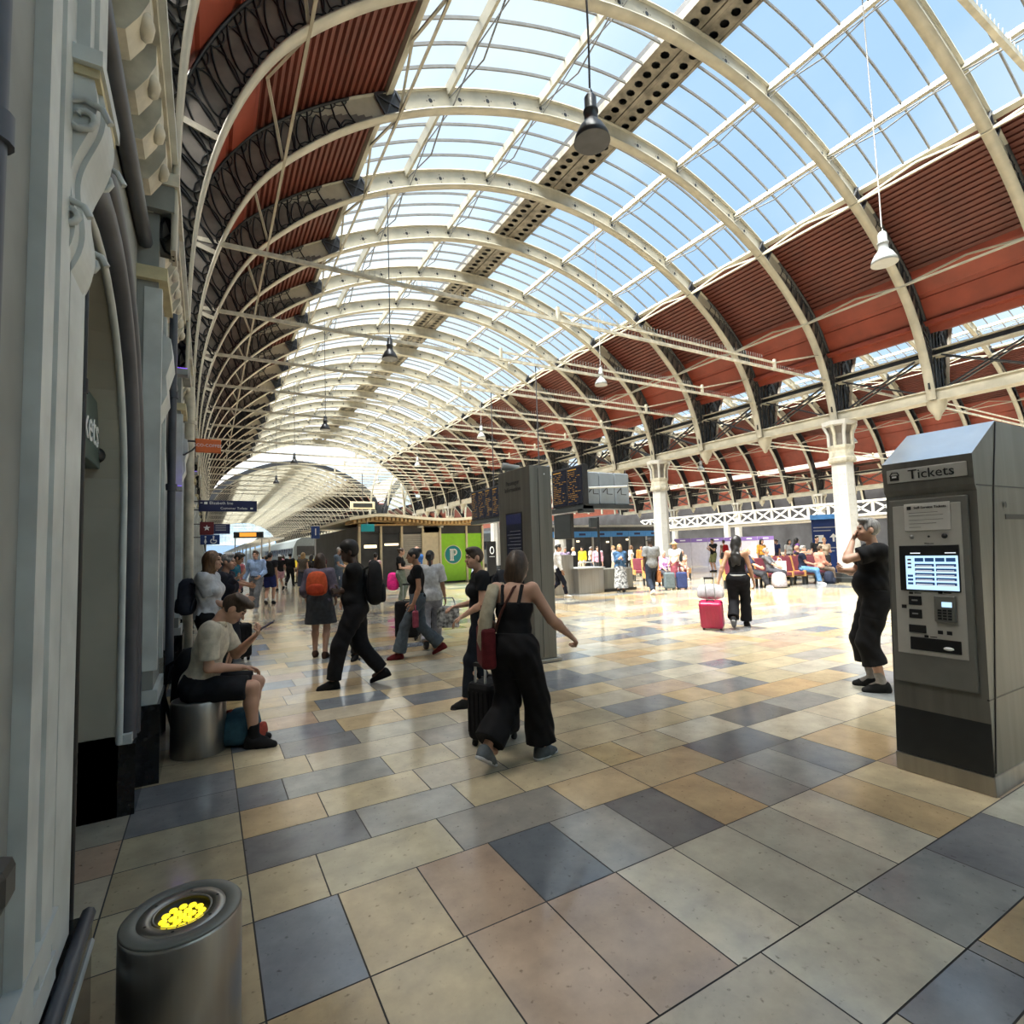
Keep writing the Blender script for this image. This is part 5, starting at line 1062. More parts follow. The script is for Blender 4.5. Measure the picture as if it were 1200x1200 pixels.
a = P['jeans']['wr'][0]; handbag((a.x+.02,a.y-.03,a.z-.34), (.9,-.3), .26, .09, .24, CB((.22,.045,.07)), 'small dusky pink bag carried by the woman in flared jeans', strap=.08)
a = P['bagman']['wr'][1]; handbag((a.x,a.y,a.z-.53), (.86,-.5), .42, .12, .38, CB((.33,.13,.05)), 'brown leather bag carried by the man in dark cap', strap=.12, name='satchel')
a = P['green']['wr'][0]; bag('carrier_bag', (5.22,16.95,.42), (-.5,-.86), .34, .16, .55, CB((.75,.03,.25)), 'bright pink carrier bag hanging behind the woman in sage trousers', 'bag', pocket=False, straps=False)
r = empty('paper_bag', (18.0,12.0,.48), math.atan2(.5,-.86)); MB().cbox((-.21,-.07,0),(.21,.07,.40),'signwhite',b=.01).build('bag_body', r); MB().tube([(-.08,0,.39),(-.05,0,.50),(.05,0,.50),(.08,0,.39)],.008,'signwhite',n=6).build('carry_strap', r); finish(r, 'white paper shopping bag standing on the maroon bench', 'bag')
# phone in the seated man's hand
p_ = P['sit']; hnd = p_['wr'][0]; e_ = hnd-p_['sh'][0]; d = Vector((.80,-.25,.50)).normalized(); c = hnd+d*.135+Vector((-.005,.0,.03)); xx = Vector((.2,.95,.1)).normalized(); F_ = frame(c, d, xx)
badge = MB().cbox((-.03,-.004,-.02),(.03,.004,.02),'signwhite',b=.003,xf=Matrix.Translation(P['black']['T'](-.07,.165,1.34)) @ Matrix.Rotation(P['black']['o'].rotation_euler.z,4,'Z')).build('name_badge'); tag(badge, 'small white badge on the chest of the man with folded arms', 'badge')
t = MB().cbox((-.075,-.036,-.0045),(.075,.036,.0045),'black',b=.003,xf=F_).build('mobile_phone'); MB().box((-.07,-.033,.0046),(.07,.033,.0052),'dimblue',xf=F_).build('phone_screen', t); tag(t, 'black mobile phone held up by the seated young man', 'phone')
# ---- ticket machine
def tvm():
    r = empty('ticket_machine', (4.2,1.73,0))
    X = lambda x: x-4.2; Y = lambda y: y-1.73
    prof = [(X(4.19),.12),(X(4.205),.57),(X(4.31),1.89),(X(4.285),1.93),(X(4.285),2.13),(X(4.70),2.38),(X(5.7),2.38),(X(5.7),.12)]
    mb = MB(); n = len(prof); y0, y1 = Y(1.47), Y(2.0)
    vs = [(x,y0,z) for x,z in prof]+[(x,y1,z) for x,z in prof]
    mb.add(vs, [tuple(range(n)), tuple(range(n,2*n))[::-1]]+[(i,n+i,n+(i+1)%n,(i+1)%n) for i in range(n) if i != 4], 'dsteel'); mb.add([vs[4],vs[n+4],vs[n+5],vs[5]], [(0,1,2,3)], 'hood')
    mb.build('cabinet', r)
    MB().cbox((X(4.175),Y(1.465),0),(X(5.7),Y(2.01),.12),'steel',b=.006).build('kick_plate', r)
    def face(z): return float(np.interp(z, [.12,.57,1.89], [4.19,4.205,4.31]))
    def onf(o, y, z): return Vector((X(face(z))-o, Y(y), z))
    slope = Vector((face(1.89)-face(.57), 0, 1.32)).normalized()
    FX = lambda o, y, z: frame(onf(o, y, z), (0,-1,0), slope)       # local x towards the camera side, y up the face, z out
    mb = MB().box((-.265,-.222,0),(.265,.222,.004),'dkgrey',xf=FX(.0,1.735,.345)); mb.build('dark_plinth_panel', r)
    mb = MB().cbox((-.245,-.63,-.005),(.22,.63,.025),'greymet',b=.008,xf=FX(.0,1.735,1.235)); fp = mb.build('front_panel', r)
    MB().cbox((-.215,-.52,.02),(.185,.50,.028),mat('light fascia', (.44,.435,.40), .4, var=.05),b=.004,xf=FX(.0,1.735,1.32)).build('fascia_plate', fp)
    for z in (.575,1.925): MB().box((X(face(min(z,1.89)))-.002,y0-.002,z-.004),(X(5.7),y0+.01,z+.004),'black').build('panel_seam', r)
    MB().bar((X(4.20),y0-.002,.14),(X(4.57),y0-.002,1.92),.006,.012,'black').build('panel_seam', r); MB().bar((X(4.57),y0-.002,1.92),(X(4.70),y0-.002,2.37),.006,.012,'black').build('panel_seam', r)
    MB().box((X(4.72),y0-.004,1.70),(X(5.1),y0,1.735),'black').build('side_slot', r); MB().lathe([(0,0),(.022,.004)],'black',c=(X(4.72),y0-.004,1.80),n=14,xf=Matrix.Rotation(math.pi/2,3,'X')).build('side_lock', r)
    # header sign
    HX = lambda y, z: frame((X(4.283),Y(y),z),(0,-1,0),(0,0,1))
    hs = MB().cbox((-.235,-.048,0),(.235,.048,.006),mat('header plate', (.50,.50,.47), .35, var=.05),b=.004,xf=HX(1.735,2.035)).build('header_sign', r)
    text_mb('Tickets', .092, 'black', HX(1.70,2.033) @ Matrix.Translation((0,0,.008))).build('lettering', hs)
    ic = MB(); A = HX(1.92,2.03) @ Matrix.Translation((0,0,.008)); ic.box((-.028,-.026,0),(.028,.012,.003),'black',xf=A); ic.tube([A @ Vector(p) for p in ((-.03,.008,.002),(-.012,.034,.002),(.02,.03,.002),(.03,.008,.002))],.004,'black',n=5); ic.box((-.014,-.006,.003),(.014,.006,.005),'signwhite',xf=A); ic.build('ticket_symbol', hs)
    nt_ = MB().cbox((-.14,-.095,.0),(.13,.095,.006),mat('notice paper', (.58,.575,.54), .5, var=.03),b=.003,xf=FX(.028,1.735,1.735)).build('notice_plate', fp)
    text_mb('Self-Service Tickets', .024, 'black', FX(.036,1.72,1.80)).build('lettering', nt_)
    ln = MB()
    for k, (z, w) in enumerate(((1.765,.17),(1.745,.2),(1.715,.2),(1.69,.16),(1.665,.07))): ln.box((-.11,-.0016,0),(-.11+w,.0016,.001),'greymet',xf=FX(.036,1.735,z))
    ln.build('small_print', nt_); MB().box((-.12,-.012,0),(-.095,.012,.002),'black',xf=FX(.036,1.735,1.80)).build('logo_mark', nt_)
    for (dy, rr, m) in ((.10,.014,'spikes'),(0,.007,'black'),(-.09,.017,'black')): MB().lathe([(rr,0),(rr,.004),(0,.005)],m,n=16,xf=FX(.028,1.735+dy,1.60).to_3x3(),c=onf(.028,1.735+dy,1.60)).build('sensor', fp)
    text_mb('Welcome', .014, 'black', FX(.03,1.735,1.553)).build('caption', fp)
    sc_ = MB().cbox((-.18,-.155,0),(.165,.155,.012),'black',b=.004,xf=FX(.026,1.735,1.385)).build('screen_bezel', fp)
    S0 = FX(.040,1.735,1.385); MB().box((-.14,-.145,0),(.16,.085,.001),'lcd',xf=S0).build('touch_screen', sc_)
    bt = MB(); 
    for c_ in range(4): bt.box((-.085+c_*.06,.045,.001),(-.033+c_*.06,.07,.002),'lcdblue',xf=S0)
    for r_ in range(5):
        for c_ in range(2):
            x0 = -.085+c_*.122; z0 = .012-r_*.031; bt.box((x0,z0-.004,.001),(x0+.112,z0+.018,.002),'lcdblue',xf=S0); bt.box((x0+.006,z0+.003,.002),(x0+.10,z0+.006,.0025),'lcdwhite',xf=S0); bt.box((x0,z0-.004,.002),(x0+.112,z0-.001,.0025),'lcdwhite',xf=S0)
    for k, m in enumerate(('signred','signred','navy')): bt.box((-.128,.052-k*.026,.001),(-.106,.064-k*.026,.002),m,xf=S0)
    for k in range(3): bt.box((-.13,-.06-k*.026,.001),(-.098,-.045-k*.026,.002),'lcdblue',xf=S0)
    bt.build('screen_button', sc_); MB().box((-.11,.10,0),(-.05,.106,.001),'lcdwhite',xf=S0).box((.09,.10,0),(.15,.106,.001),'lcdwhite',xf=S0).build('screen_caption', sc_)
    for z in (1.165,1.075): 
        o = MB().cbox((-.135,-.03,0),(-.06,.03,.010),'black',b=.003,xf=FX(.026,1.735,z)).build('card_slot', fp); MB().box((-.115,-.004,.010),(-.08,.006,.012),'spikes',xf=FX(.026,1.735,z)).build('slot_mouth', o)
    MB().cbox((-.14,-.026,0),(-.04,.026,.010),'black',b=.003,xf=FX(.026,1.735,.975)).build('note_slot', fp)
    o = MB().cbox((.02,-.085,0),(.135,.085,.03),'greymet',b=.006,xf=FX(.026,1.735,1.12)).build('card_reader', fp); MB().box((.065,.012,.030),(.12,.045,.032),'lcd',xf=FX(.026,1.735,1.12)).build('reader_screen', o)
    kp = MB()
    for i in range(3):
        for j in range(4): kp.box((.042+i*.028,-.07+j*.018,.03),(.062+i*.028,-.058+j*.018,.034),'black',xf=FX(.026,1.735,1.12))
    kp.build('keypad', o)
    for dx in (-.165,.04,.09): MB().box((dx-.014,-.012,0),(dx+.014,.012,.004),'black',xf=FX(.028,1.735,.965 if dx > 0 else 1.12)).build('symbol_plate', fp)
    for x,z in ((-.12,1.215),(.05,1.225),(-.04,.93)): MB().box((x-.012,-.008,0),(x+.012,.008,.003),'black',xf=FX(.028,1.735,z)).box((x+.02,-.003,0),(x+.06,.003,.001),'black',xf=FX(.028,1.735,z)).build('symbol_plate', fp)
    tr = MB().cbox((-.135,-.04,0),(.15,.045,.012),'black',b=.004,xf=FX(.024,1.735,.875)).build('ticket_tray', fp); MB().ell(onf(.04,1.65,.865),(.012,.03,.012),'signwhite',10,6).build('crumpled_ticket', tr)
    return finish(r, 'tall grey self-service machine with a lit touch screen and Tickets header', 'ticket machine')
tvm()
# ---- information totem
t = empty('information_totem', (4.17,6.87,0))
MB().cbox((-.19,-.47,.05),(.18,.47,2.80),'dsteel',b=.012).build('totem_body', t); MB().cbox((-.21,-.5,0),(.24,.5,.05),'steel',b=.01).build('floor_plate', t)
MB().box((-.05,-.474,.08),(-.045,-.47,2.76),'black').build('panel_seam', t)
o = MB().box((-.196,-.235,1.05),(-.19,.245,2.15),'black').build('screen_bezel', t); s_ = MB().box((-.199,-.215,1.07),(-.196,.225,2.13),'dimscreen').box((-.2,-.215,1.98),(-.199,.225,2.13),'dimblue')
for k in range(16): s_.box((-.2,-.19,1.12+k*.05),(-.199,.12+.04*((k*7)%3),1.127+k*.05),'signgrey')
s_.build('display', o)
L = MB(); 
for k, (tx, z) in enumerate((('Passenger',2.60),('Information',2.50))): text_mb(tx, .10, mat('engraved lettering %d' % k, (.055,.053,.05), .5), frame((-.193,.02,z),(0,-1,0),(0,0,1)), L)
L.build('lettering', t); MB().lathe([(0,0),(.012,.004)],'signwhite',c=(.06,-.472,2.68),n=12,xf=Matrix.Rotation(math.pi/2,3,'X')).build('indicator', t)
finish(t, 'tall dark steel information pillar with a dim screen, behind the jumpsuit woman', 'information pillar')
t = empty('security_camera', (4.10,7.22,2.80)); MB().tube([(0,0,0),(0,0,.08)],.025,'lampwhite',n=10).build('bracket', t); MB().tube([(-.09,.03,.11),(.17,-.05,.07)],[.06,.055],'spikes',n=14).build('camera_housing', t); finish(t, 'grey security camera on top of the dark steel information pillar', 'camera')
# ---- departure board island
def board(loc, rz, n, w, hgt, label, rows=16, seed=0):
    r = empty('departure_board', loc, rz); rn = random.Random(seed)
    MB().cbox((-w*n/2-.03,0,-.03),(w*n/2+.03,.16,hgt+.03),'black',b=.012).build('board_case', r)
    for k in range(n):
        x0 = -w*n/2+k*w; o = MB().box((x0+.025,-.006,.02),(x0+w-.025,0,hgt-.02),'dimscreen').build('board_panel', r); tx = MB()
        tx.box((x0+.05,-.008,hgt-.09),(x0+w*.62,-.006,hgt-.055),'amber')
        for j in range(rows):
            z = hgt-.14-j*(hgt-.2)/rows
            x = x0+.05
            while x < x0+w-.12:
                l = rn.uniform(.03,.1); 
                if rn.random() < .7: tx.box((x,-.008,z-.012),(min(x+l,x0+w-.05),-.006,z+.004),'amber')
                x += l+.025
                if x > x0+w*.5 and rn.random() < .5: break
        tx.build('display_text', o)
    return finish(r, label, 'departure board')
board((9.0,17.65,2.80), -math.pi/2, 4, .58, 1.08, 'row of four dim departure panels showing beyond the left of the steel pillar', seed=1)
board((9.0,12.42,2.80), -math.pi/2, 2, .74, 1.08, 'large twin-panel amber departure board right of the steel pillar', seed=2)
t = empty('display_screen', (9.02,12.75,1.86)); MB().cbox((-.02,-.42,0),(.10,.42,.72),'black',b=.01).build('screen_case', t); MB().box((-.024,-.40,.02),(-.02,.40,.70),'dkgrey').build('display', t); finish(t, 'blank dark screen hanging under the twin-panel departure board', 'screen')
t = empty('board_housing', (9.9,11.75,2.72)); 
for k in range(3): MB().cbox((-.82+k*.56,0,.08),(-.28+k*.56,.3,1.0),'greymet2' if 'greymet2' in MT else mat('pale blue-grey casing', (.17,.195,.22), .4, var=.06),b=.03).build('back_panel', t)
MB().box((-.9,-.05,-.04),(.95,.35,.08),'dkgrey').build('gantry_rail', t); MB().tube([(-.75,-.12,.52),(.62,-.16,.60)],.03,'lampwhite',n=8).build('support_rail', t)
for x in (-.6,-.1,.42): MB().tube([(x,-.13,.55),(x+.1,-.02,.38),(x+.2,-.12,.36)],.014,'black',n=5).tube([(x,-.13,.55),(x-.04,.0,.42)],.014,'black',n=5).build('strut', t)
finish(t, 'grey-blue backs of three departure panels on a dark gantry rail', 'board housing')
fr = MB(); fr.box((8.98,11.7,2.62),(9.34,18.9,2.755),'dkgrey'); fr.box((8.98,11.6,2.56),(9.3,11.95,2.66),'dkgrey')
for y in (14.30, 17.45): fr.tube([(9.28,y,2.7),(9.28,y,7.58)],.02,'cable',n=6)
struct(fr.build('gantry_beam'))
# ---- steel information desk
t = empty('information_desk', (11.6,15.2,0))
MB().cbox((-1.35,-.15,0),(-.55,.9,1.36),'steel',b=.02).build('tall_counter_end', t); MB().cbox((-.56,-.42,0),(.55,.55,.86),'steel',b=.015).build('counter_front', t); MB().cbox((-.58,-.46,.86),(.6,.6,.90),'lampwhite',b=.01).build('counter_top', t)
MB().box((.55,-.30,.05),(2.0,.5,.80),'dsteel').build('counter_wing', t); MB().box((.5,-.36,0),(2.1,.5,.10),'black').build('black_plinth', t)
MB().tube([(-.5,-.35,.90),(-.5,-.35,1.08),(.15,-.38,1.08),(.15,-.38,.90)],.02,'lampwhite',n=8).build('counter_rail', t)
finish(t, 'stainless steel information desk with a tall end panel, under the boards', 'desk')
t = empty('office_chair', (11.9,16.3,0)); MB().cbox((-.25,-.06,.75),(.25,.06,1.32),'black',b=.05).build('backrest', t); MB().cbox((-.26,-.28,.48),(.26,.26,.58),'black',b=.04).build('seat', t); MB().tube([(0,0,.06),(0,0,.5)],.03,'black',n=8).build('pedestal', t)
MB().tube([(-.28,0,.04),(.28,0,.04)],.03,'black',n=6).tube([(0,-.28,.04),(0,.28,.04)],.03,'black',n=6).build('chair_base', t); finish(t, 'black high-backed office chair behind the steel desk', 'chair')
t = empty('sign_post', (13.1,16.15,0)); MB().tube([(0,0,0),(0,0,2.75)],.045,'black',n=10).build('pole', t); MB().cbox((-.42,-.06,2.35),(-.08,.06,2.72),'dkgrey',b=.01).build('mounted_screen', t); MB().lathe([(.18,0),(.18,.03),(.05,.05)],'black',n=16).build('pole_base', t); finish(t, 'black post with a small grey screen rising behind the steel desk', 'post')
# ---- retail kiosk with wavy canopy
t = empty('kiosk', (9.5,25.6,0))
k_ = lambda x: x-9.5
MB().box((k_(6.35),.4,0),(k_(12.95),12,2.95),'shopdark').build('kiosk_walls', t)
xs = np.linspace(5.5,13.6,42); prof = [(k_(x), 3.22+.10*math.sin((x-5.2)*.95)+(0 if x > 6.8 else -.08*(6.8-x))) for x in xs]
MB().prism([(x,z+.13) for x,z in prof]+[(x,z) for x,z in prof[::-1]], -1.5, 13, 'shopcream', axis='y').build('canopy_roof', t)
sf = MB(); 
for (x0,z0),(x1,z1) in zip(prof[1:-1],prof[2:]): sf.box((x0+.02,-1.35,min(z0,z1)-.16),(x0+.13,.42,min(z0,z1)-.01),'timber')
sf.build('timber_soffit', t); MB().box((k_(6.3),.28,2.62),(k_(13),.42,3.05),'shopdark').build('fascia_band', t)
MB().box((k_(6.3),.26,2.98),(k_(13),.30,3.06),'timber').build('fascia_trim', t)
for x in (6.35,7.4,8.45,9.55,10.5,12.0,12.95): MB().box((k_(x)-.05,.2,0),(k_(x)+.05,.42,2.95),'shopcream').build('shopfront_post', t)
o = MB().box((k_(6.45),.36,0),(k_(7.35),.41,2.6),'shopdark').build('shop_opening', t); MB().box((k_(6.6),.32,1.9),(k_(7.2),.36,2.05),'warm').build('strip_light', o)
o = MB().box((k_(7.45),.36,0),(k_(8.4),.41,2.6),'shopdark').build('shop_opening', t); MB().box((k_(7.6),.32,2.0),(k_(8.3),.36,2.1),'warm').build('strip_light', o)
o = MB().box((k_(8.5),.30,0),(k_(9.5),.41,2.55),'shopgrey')
for z in np.arange(.1,2.5,.1): o.box((k_(8.5),.285,z),(k_(9.5),.30,z+.02),'greymet')
o.build('roller_shutter', t); MB().box((k_(9.6),.28,0),(k_(10.45),.41,2.9),'shopcream').build('cream_panel', t)
for x0,x1 in ((10.56,11.95),(12.05,12.9)):
    MB().box((k_(x0),.27,.08),(k_(x1),.40,2.55),'green').build('green_panel', t)
    MB().box((k_(x0),.25,2.55),(k_(x1),.40,2.72),'shopdark').build('transom', t)
lg = MB(); lg.disc(.50,'shopcream',c=(k_(11.22),.262,1.45),n=40,xf=Matrix.Rotation(math.pi/2,3,'X')); lg.disc(.46,'teal',c=(k_(11.22),.258,1.45),n=40,xf=Matrix.Rotation(math.pi/2,3,'X'))
G = lambda x0,z0,x1,z1,m='signwhite': lg.box((k_(11.22)+x0,.250,1.45+z0),(k_(11.22)+x1,.256,1.45+z1),m)
for x in (-.17,-.10,-.03): G(x,-.30,x+.045,.28)
G(-.20,-.32,.04,-.27); G(-.20,.24,.05,.29)
lg.tube([(k_(11.22)+.02+.17*math.cos(a),.252,1.45+.12+.15*math.sin(a)) for a in np.linspace(-1.45,1.45,14)],.035,'signwhite',n=6); lg.tube([(k_(11.22)+.02+.10*math.cos(a),.250,1.45+.12+.07*math.sin(a)) for a in np.linspace(-1.45,1.45,10)],.014,'shopcream',n=6)
for a in np.linspace(-1.2,1.2,7): lg.tube([(k_(11.22)+.05,.250,1.57),(k_(11.22)+.03+.16*math.cos(a),.250,1.57+.14*math.sin(a))],.008,'teal',n=5)
lg.build('logo_disc', t); MB().lathe([(.0,-.1),(.14,-.1),(.14,.02),(.0,.02)],'lampwhite',c=(k_(9.3),-.1,2.95),n=14).build('ceiling_camera', t); MB().lathe([(.0,-.1),(.14,-.1),(.14,.02),(.0,.02)],'lampwhite',c=(k_(10.4),-.1,2.95),n=14).build('ceiling_camera', t)
finish(t, 'low retail kiosk with a wavy timber-lined canopy and lime green panels', 'kiosk')
t = MB().cbox((5.95,23.9,2.62),(6.55,23.96,2.95),'teal',b=.01).build('hanging_sign'); MB().tube([(6.25,23.93,2.94),(6.25,24.2,3.2)],.015,'black',n=5).build('hanger', t); tag(t, 'small turquoise sign under the kiosk canopy corner', 'sign')
# far trolley-style zero sign
t = empty('platform_sign_post', (10.35,19.86,0)); MB().cbox((-.2,-.06,0),(.2,.06,1.98),'black',b=.01).build('sign_body', t); L = MB(); A_ = frame((0,-.063,1.60),(1,0,0),(0,0,1)); L.tube([A_ @ Vector((.085*math.cos(a),.14*math.sin(a),0)) for a in np.linspace(0,6.2832,22)],.022,'signwhite',n=6); L.box((-.13,-.003,1.33),(.13,.0,1.35),'signwhite',xf=Matrix.Translation((0,-.061,0))); L.build('numeral_zero', t); finish(t, 'narrow black pillar sign with a white zero, beside the green panels', 'sign')
# ---- signs along the left wall
def arm(o, p0, p1): MB().tube([p0,p1],.015,'cable',n=6).build('bracket_arm', o)
t = empty('shop_sign', (0,9.0,3.18)); MB().cbox((-.16,-.03,0),(.17,.03,.20),'signorange',b=.01).build('sign_plate', t); text_mb('ECO-COFFEE', .062, 'signwhite', frame((.0,-.033,.10),(1,0,0),(0,0,1))).build('lettering', t); MB().tube([(-.45,0,.02),(-.3,-.05,-.06),(-.2,-.02,.02),(-.14,0,.1)],.012,'cable',n=6).build('cable', t); arm(t,(-.46,0,.16),(-.15,0,.16)); finish(t, 'orange coffee shop sign projecting from the left wall', 'sign')
t = empty('direction_sign', (0,13.0,2.62)); MB().cbox((-.16,-.04,0),(.95,.04,.235),'navy',b=.008).build('sign_plate', t)
L = text_mb('Elizabeth line', .085, 'signwhite', frame((.26,-.044,.175),(1,0,0),(0,0,1)), align='CENTER'); text_mb('Customer Toilets', .072, 'signwhite', frame((.50,-.044,.065),(1,0,0),(0,0,1)), L); L.box((-.06,-.046,.15),(.0,-.043,.20),'signwhite'); L.box((-.13,-.046,.17),(-.09,-.043,.185),'signwhite'); L.box((.82,-.046,.05),(.87,-.043,.085),'signwhite'); L.build('lettering', t); arm(t,(-.46,0,.21),(-.15,0,.21)); arm(t,(-.46,0,.03),(-.15,0,.03)); finish(t, 'long navy direction sign with two lines of white lettering', 'sign')
t = empty('star_sign', (0,17.0,2.28)); MB().cbox((-.18,-.03,0),(.16,.03,.36),'signred',b=.008).build('red_plate', t); MB().cbox((.16,-.025,.02),(.56,.025,.30),'navy',b=.006).build('navy_plate', t)
L = MB(); st = [((.09 if k % 2 == 0 else .038)*math.sin(k*math.pi/5), (.09 if k % 2 == 0 else .038)*math.cos(k*math.pi/5)) for k in range(10)]; L.prism([(x-.01,z+.19) for x,z in st],-.036,-.031,'signwhite',axis='y')
for k in range(3): L.box((.2,-.028,.12+k*.06),(.46,-.026,.14+k*.06),'signgrey')
L.build('star_emblem', t); arm(t,(-.46,0,.3),(-.17,0,.3)); finish(t, 'dark red sign with a white star, joined to a navy panel', 'sign')
t = empty('toilet_sign', (0,16.6,2.00)); MB().cbox((-.16,-.03,0),(.30,.03,.26),'bluesign',b=.008).build('sign_plate', t)
L = MB(); L.ell((-.04,-.032,.21),(.022,.004,.022),'signwhite',10,6); L.prism([(-.075,.06),(-.04,.19),(-.005,.06)],-.034,-.031,'signwhite',axis='y'); L.box((-.055,-.034,.02),(-.025,-.031,.07),'signwhite'); L.ell((.15,-.032,.21),(.024,.004,.024),'signwhite',10,6); L.tube([(.15+.07*math.cos(a),-.033,.09+.06*math.sin(a)) for a in np.linspace(1.9,7.0,16)],.012,'signwhite',n=5); L.box((.14,-.034,.10),(.165,-.031,.19),'signwhite'); L.box((.14,-.034,.10),(.22,-.031,.12),'signwhite'); L.build('pictograms', t); arm(t,(-.46,0,.2),(-.15,0,.2)); finish(t, 'blue toilets sign with white pictograms under the star sign', 'sign')
t = empty('platform_number_sign', (3.46,20.6,2.24)); MB().cbox((-.15,-.03,0),(.15,.03,.46),'bluesign',b=.008).build('sign_plate', t); text_mb('1', .36, 'signwhite', frame((0,-.034,.23),(1,0,0),(0,0,1))).build('numeral_one', t); MB().tube([(0,.05,-2.24),(0,.05,.4)],.025,'lampwhite',n=8).build('post', t); finish(t, 'blue platform sign with white numeral one above the crowd', 'sign')
# tickets sign in the near arch
t = empty('tickets_sign', (-.66,3.72,2.20)); MB().cbox((-.06,-.66,0),(.06,.66,.40),'signgreen',b=.006).build('sign_box', t); text_mb('Tickets', .28, 'signwhite', frame((.063,.02,.20),(0,1,0),(0,0,1))).build('lettering', t); MB().box((-.7,-.05,.15),(-.06,.05,.25),'dkgrey').build('wall_bracket', t); finish(t, 'dark green Tickets sign set inside the nearest wall arch', 'sign')
t = empty('alarm_dome', (-.62,4.27,2.29)); MB().ell((0,0,0),(.06,.10,.06),'black',16,10).build('dome', t); finish(t, 'black dome fixed beside the Tickets sign', 'dome camera')
def pipe(x, y, z0, z1, r, m, label, clips):
    t = empty('wall_pipe', (x,y,0)); MB().tube([(0,0,z0),(0,0,z1)],r,m,n=14).build('pipe_length', t)
    for z in clips: MB().lathe([(r*1.35,z-.03),(r*1.35,z+.03)],m,n=14).box((-r*2.4,-.02,z-.02),(0,.02,z+.02),m).build('pipe_clip', t)
    return finish(t, label, 'pipe')
pipe(-.375,1.335,.42,6.0,.03,'slate','dark blue pipe at the very edge on the nearest pier',(2.45,)); pipe(-.43,2.62,.0,2.75,.012,'black','thin black pipe in the corner of the nearest arch',(2.3,)); pipe(-.27,10.3,0,4.5,.075,'cream2','cream drainpipe further along the left wall',(1.0,2.5,3.9)); pipe(-.30,6.0,.5,4.0,.035,'slate','dark pipe on the first far pilaster',(2.3,3.2))
t = MB().cbox((-.40,1.40,.93),(-.33,1.50,1.02),'dkgrey',b=.02).build('wall_fitting'); tag(t, 'dark metal fitting on the nearest grey pier', 'bracket')
# violet uplights on the wall
for i, (y, z, x) in enumerate(((6.35,3.55,-.22),(10.6,3.5,-.22),(8.6,2.6,-.34),(12.7,3.4,-.22))):
    t = empty('uplight', (x,y,z)); MB().cbox((-.10,-.06,-.05),(.04,.06,.02),'spikes',b=.008).build('lamp_body', t); MB().box((-.08,-.05,.021),(.03,.05,.024),'uplight').build('lit_lens', t)
    L_ = bpy.data.lights.new('violet', 'POINT'); L_.color = (.3,.12,1); L_.energy = .35; L_.shadow_soft_size = .06; lo = bpy.data.objects.new('violet', L_); COL.objects.link(lo); lo.location = (.04,0,.12); lo.parent = t
    finish(t, ['violet uplight on the first far pilaster','violet uplight above the cream drainpipe','violet uplight low on the second pilaster','violet uplight beyond the cream drainpipe'][i], 'light', 'violet wall uplights')
# ---- benches
def bench(loc, rz, n, label):
    t = empty('station_bench', loc, rz); w = .62
    for k in range(n):
        x0 = -n*w/2+k*w; MB().cbox((x0+.03,-.30,.36),(x0+w-.03,.22,.48),'maroon',b=.03).build('seat_pad', t); B_ = MB().cbox((x0+.03,-.04,-.28),(x0+w-.03,.04,.28),'maroon',b=.03,xf=Matrix.Translation((0,.26,.74)) @ Matrix.Rotation(math.radians(-12),4,'X')); B_.build('back_pad', t)
    for k in range(n+1):
        x = -n*w/2+k*w; MB().prism([(-.32,.30),(.22,.30),(.36,1.02),(.28,1.04),(.16,.50),(-.32,.52)],x-.035,x+.035,'orangewood',axis='x').build('wooden_end', t); MB().box((x-.03,-.25,0),(x+.03,-.18,.32),'dkgrey').build('leg', t); MB().box((x-.03,.14,0),(x+.03,.21,.32),'dkgrey').build('leg', t)
    return finish(t, label, 'bench')
bench((18.6,11.93,0), math.radians(-8), 5, 'maroon bench with orange wooden ends in front of the white column'); bench((16.3,12.3,0), math.radians(-8), 2, 'short maroon bench under the navy-topped woman'); bench((21.0,13.6,0), math.radians(172), 4, 'maroon bench facing away behind the drinking man'); bench((17.9,17.75,0), math.radians(-30), 4, 'maroon bench behind the straw hat woman'); bench((15.6,15.5,0), math.radians(-25), 2, 'short maroon bench under the lilac top passenger')
# ---- blue wayfinding totem, hoarding, shops, footbridge, trains
t = empty('wayfinding_totem', (25.2,14.3,0), math.radians(-60)); MB().cbox((-.62,-.25,0),(.62,.25,2.55),'bluesign',b=.02).build('totem_body', t); MB().prism([(-.35,2.55),(.35,2.55),(.18,2.78),(-.18,2.78)],-.66,.66,'lightblue',axis='x').build('pitched_cap', t)
L = MB()
for z,w in ((2.15,.9),(2.0,.7),(1.2,.9),(1.05,.8),(.9,.6)): L.box((-.55,-.256,z),(-.55+w,-.251,z+.05),'signgrey')
L.box((-.5,-.256,1.5),(-.15,-.251,1.82),'signwhite'); L.box((.2,-.256,1.5),(.28,-.251,1.78),'signwhite'); L.prism([(.08,1.70),(.24,1.88),(.40,1.70)],-.256,-.251,'signwhite',axis='y'); L.build('lettering', t); finish(t, 'dark blue wayfinding totem with pitched cap beside the white column', 'totem')
t = empty('hoarding', (32.7,26.0,0), math.atan2(-3.4,6.5))
for k in range(6): MB().box((-3.7+k*1.23,-.05,0),(-2.5+k*1.23,.05,2.0),'lilac').build('hoarding_panel', t); MB().box((-3.7+k*1.23,-.06,1.72),(-2.5+k*1.23,-.05,2.0),'purple').box((-3.3+k*1.23,-.064,1.82),(-2.9+k*1.23,-.06,1.9),'signwhite').build('purple_band', t)
finish(t, 'pale lilac hoarding with a purple band at its top', 'hoarding')
t = empty('shop_row', (26.8,31.6,0)); MB().box((-5.4,.1,0),(5.4,4,3.1),'shopdark').build('shop_walls', t)
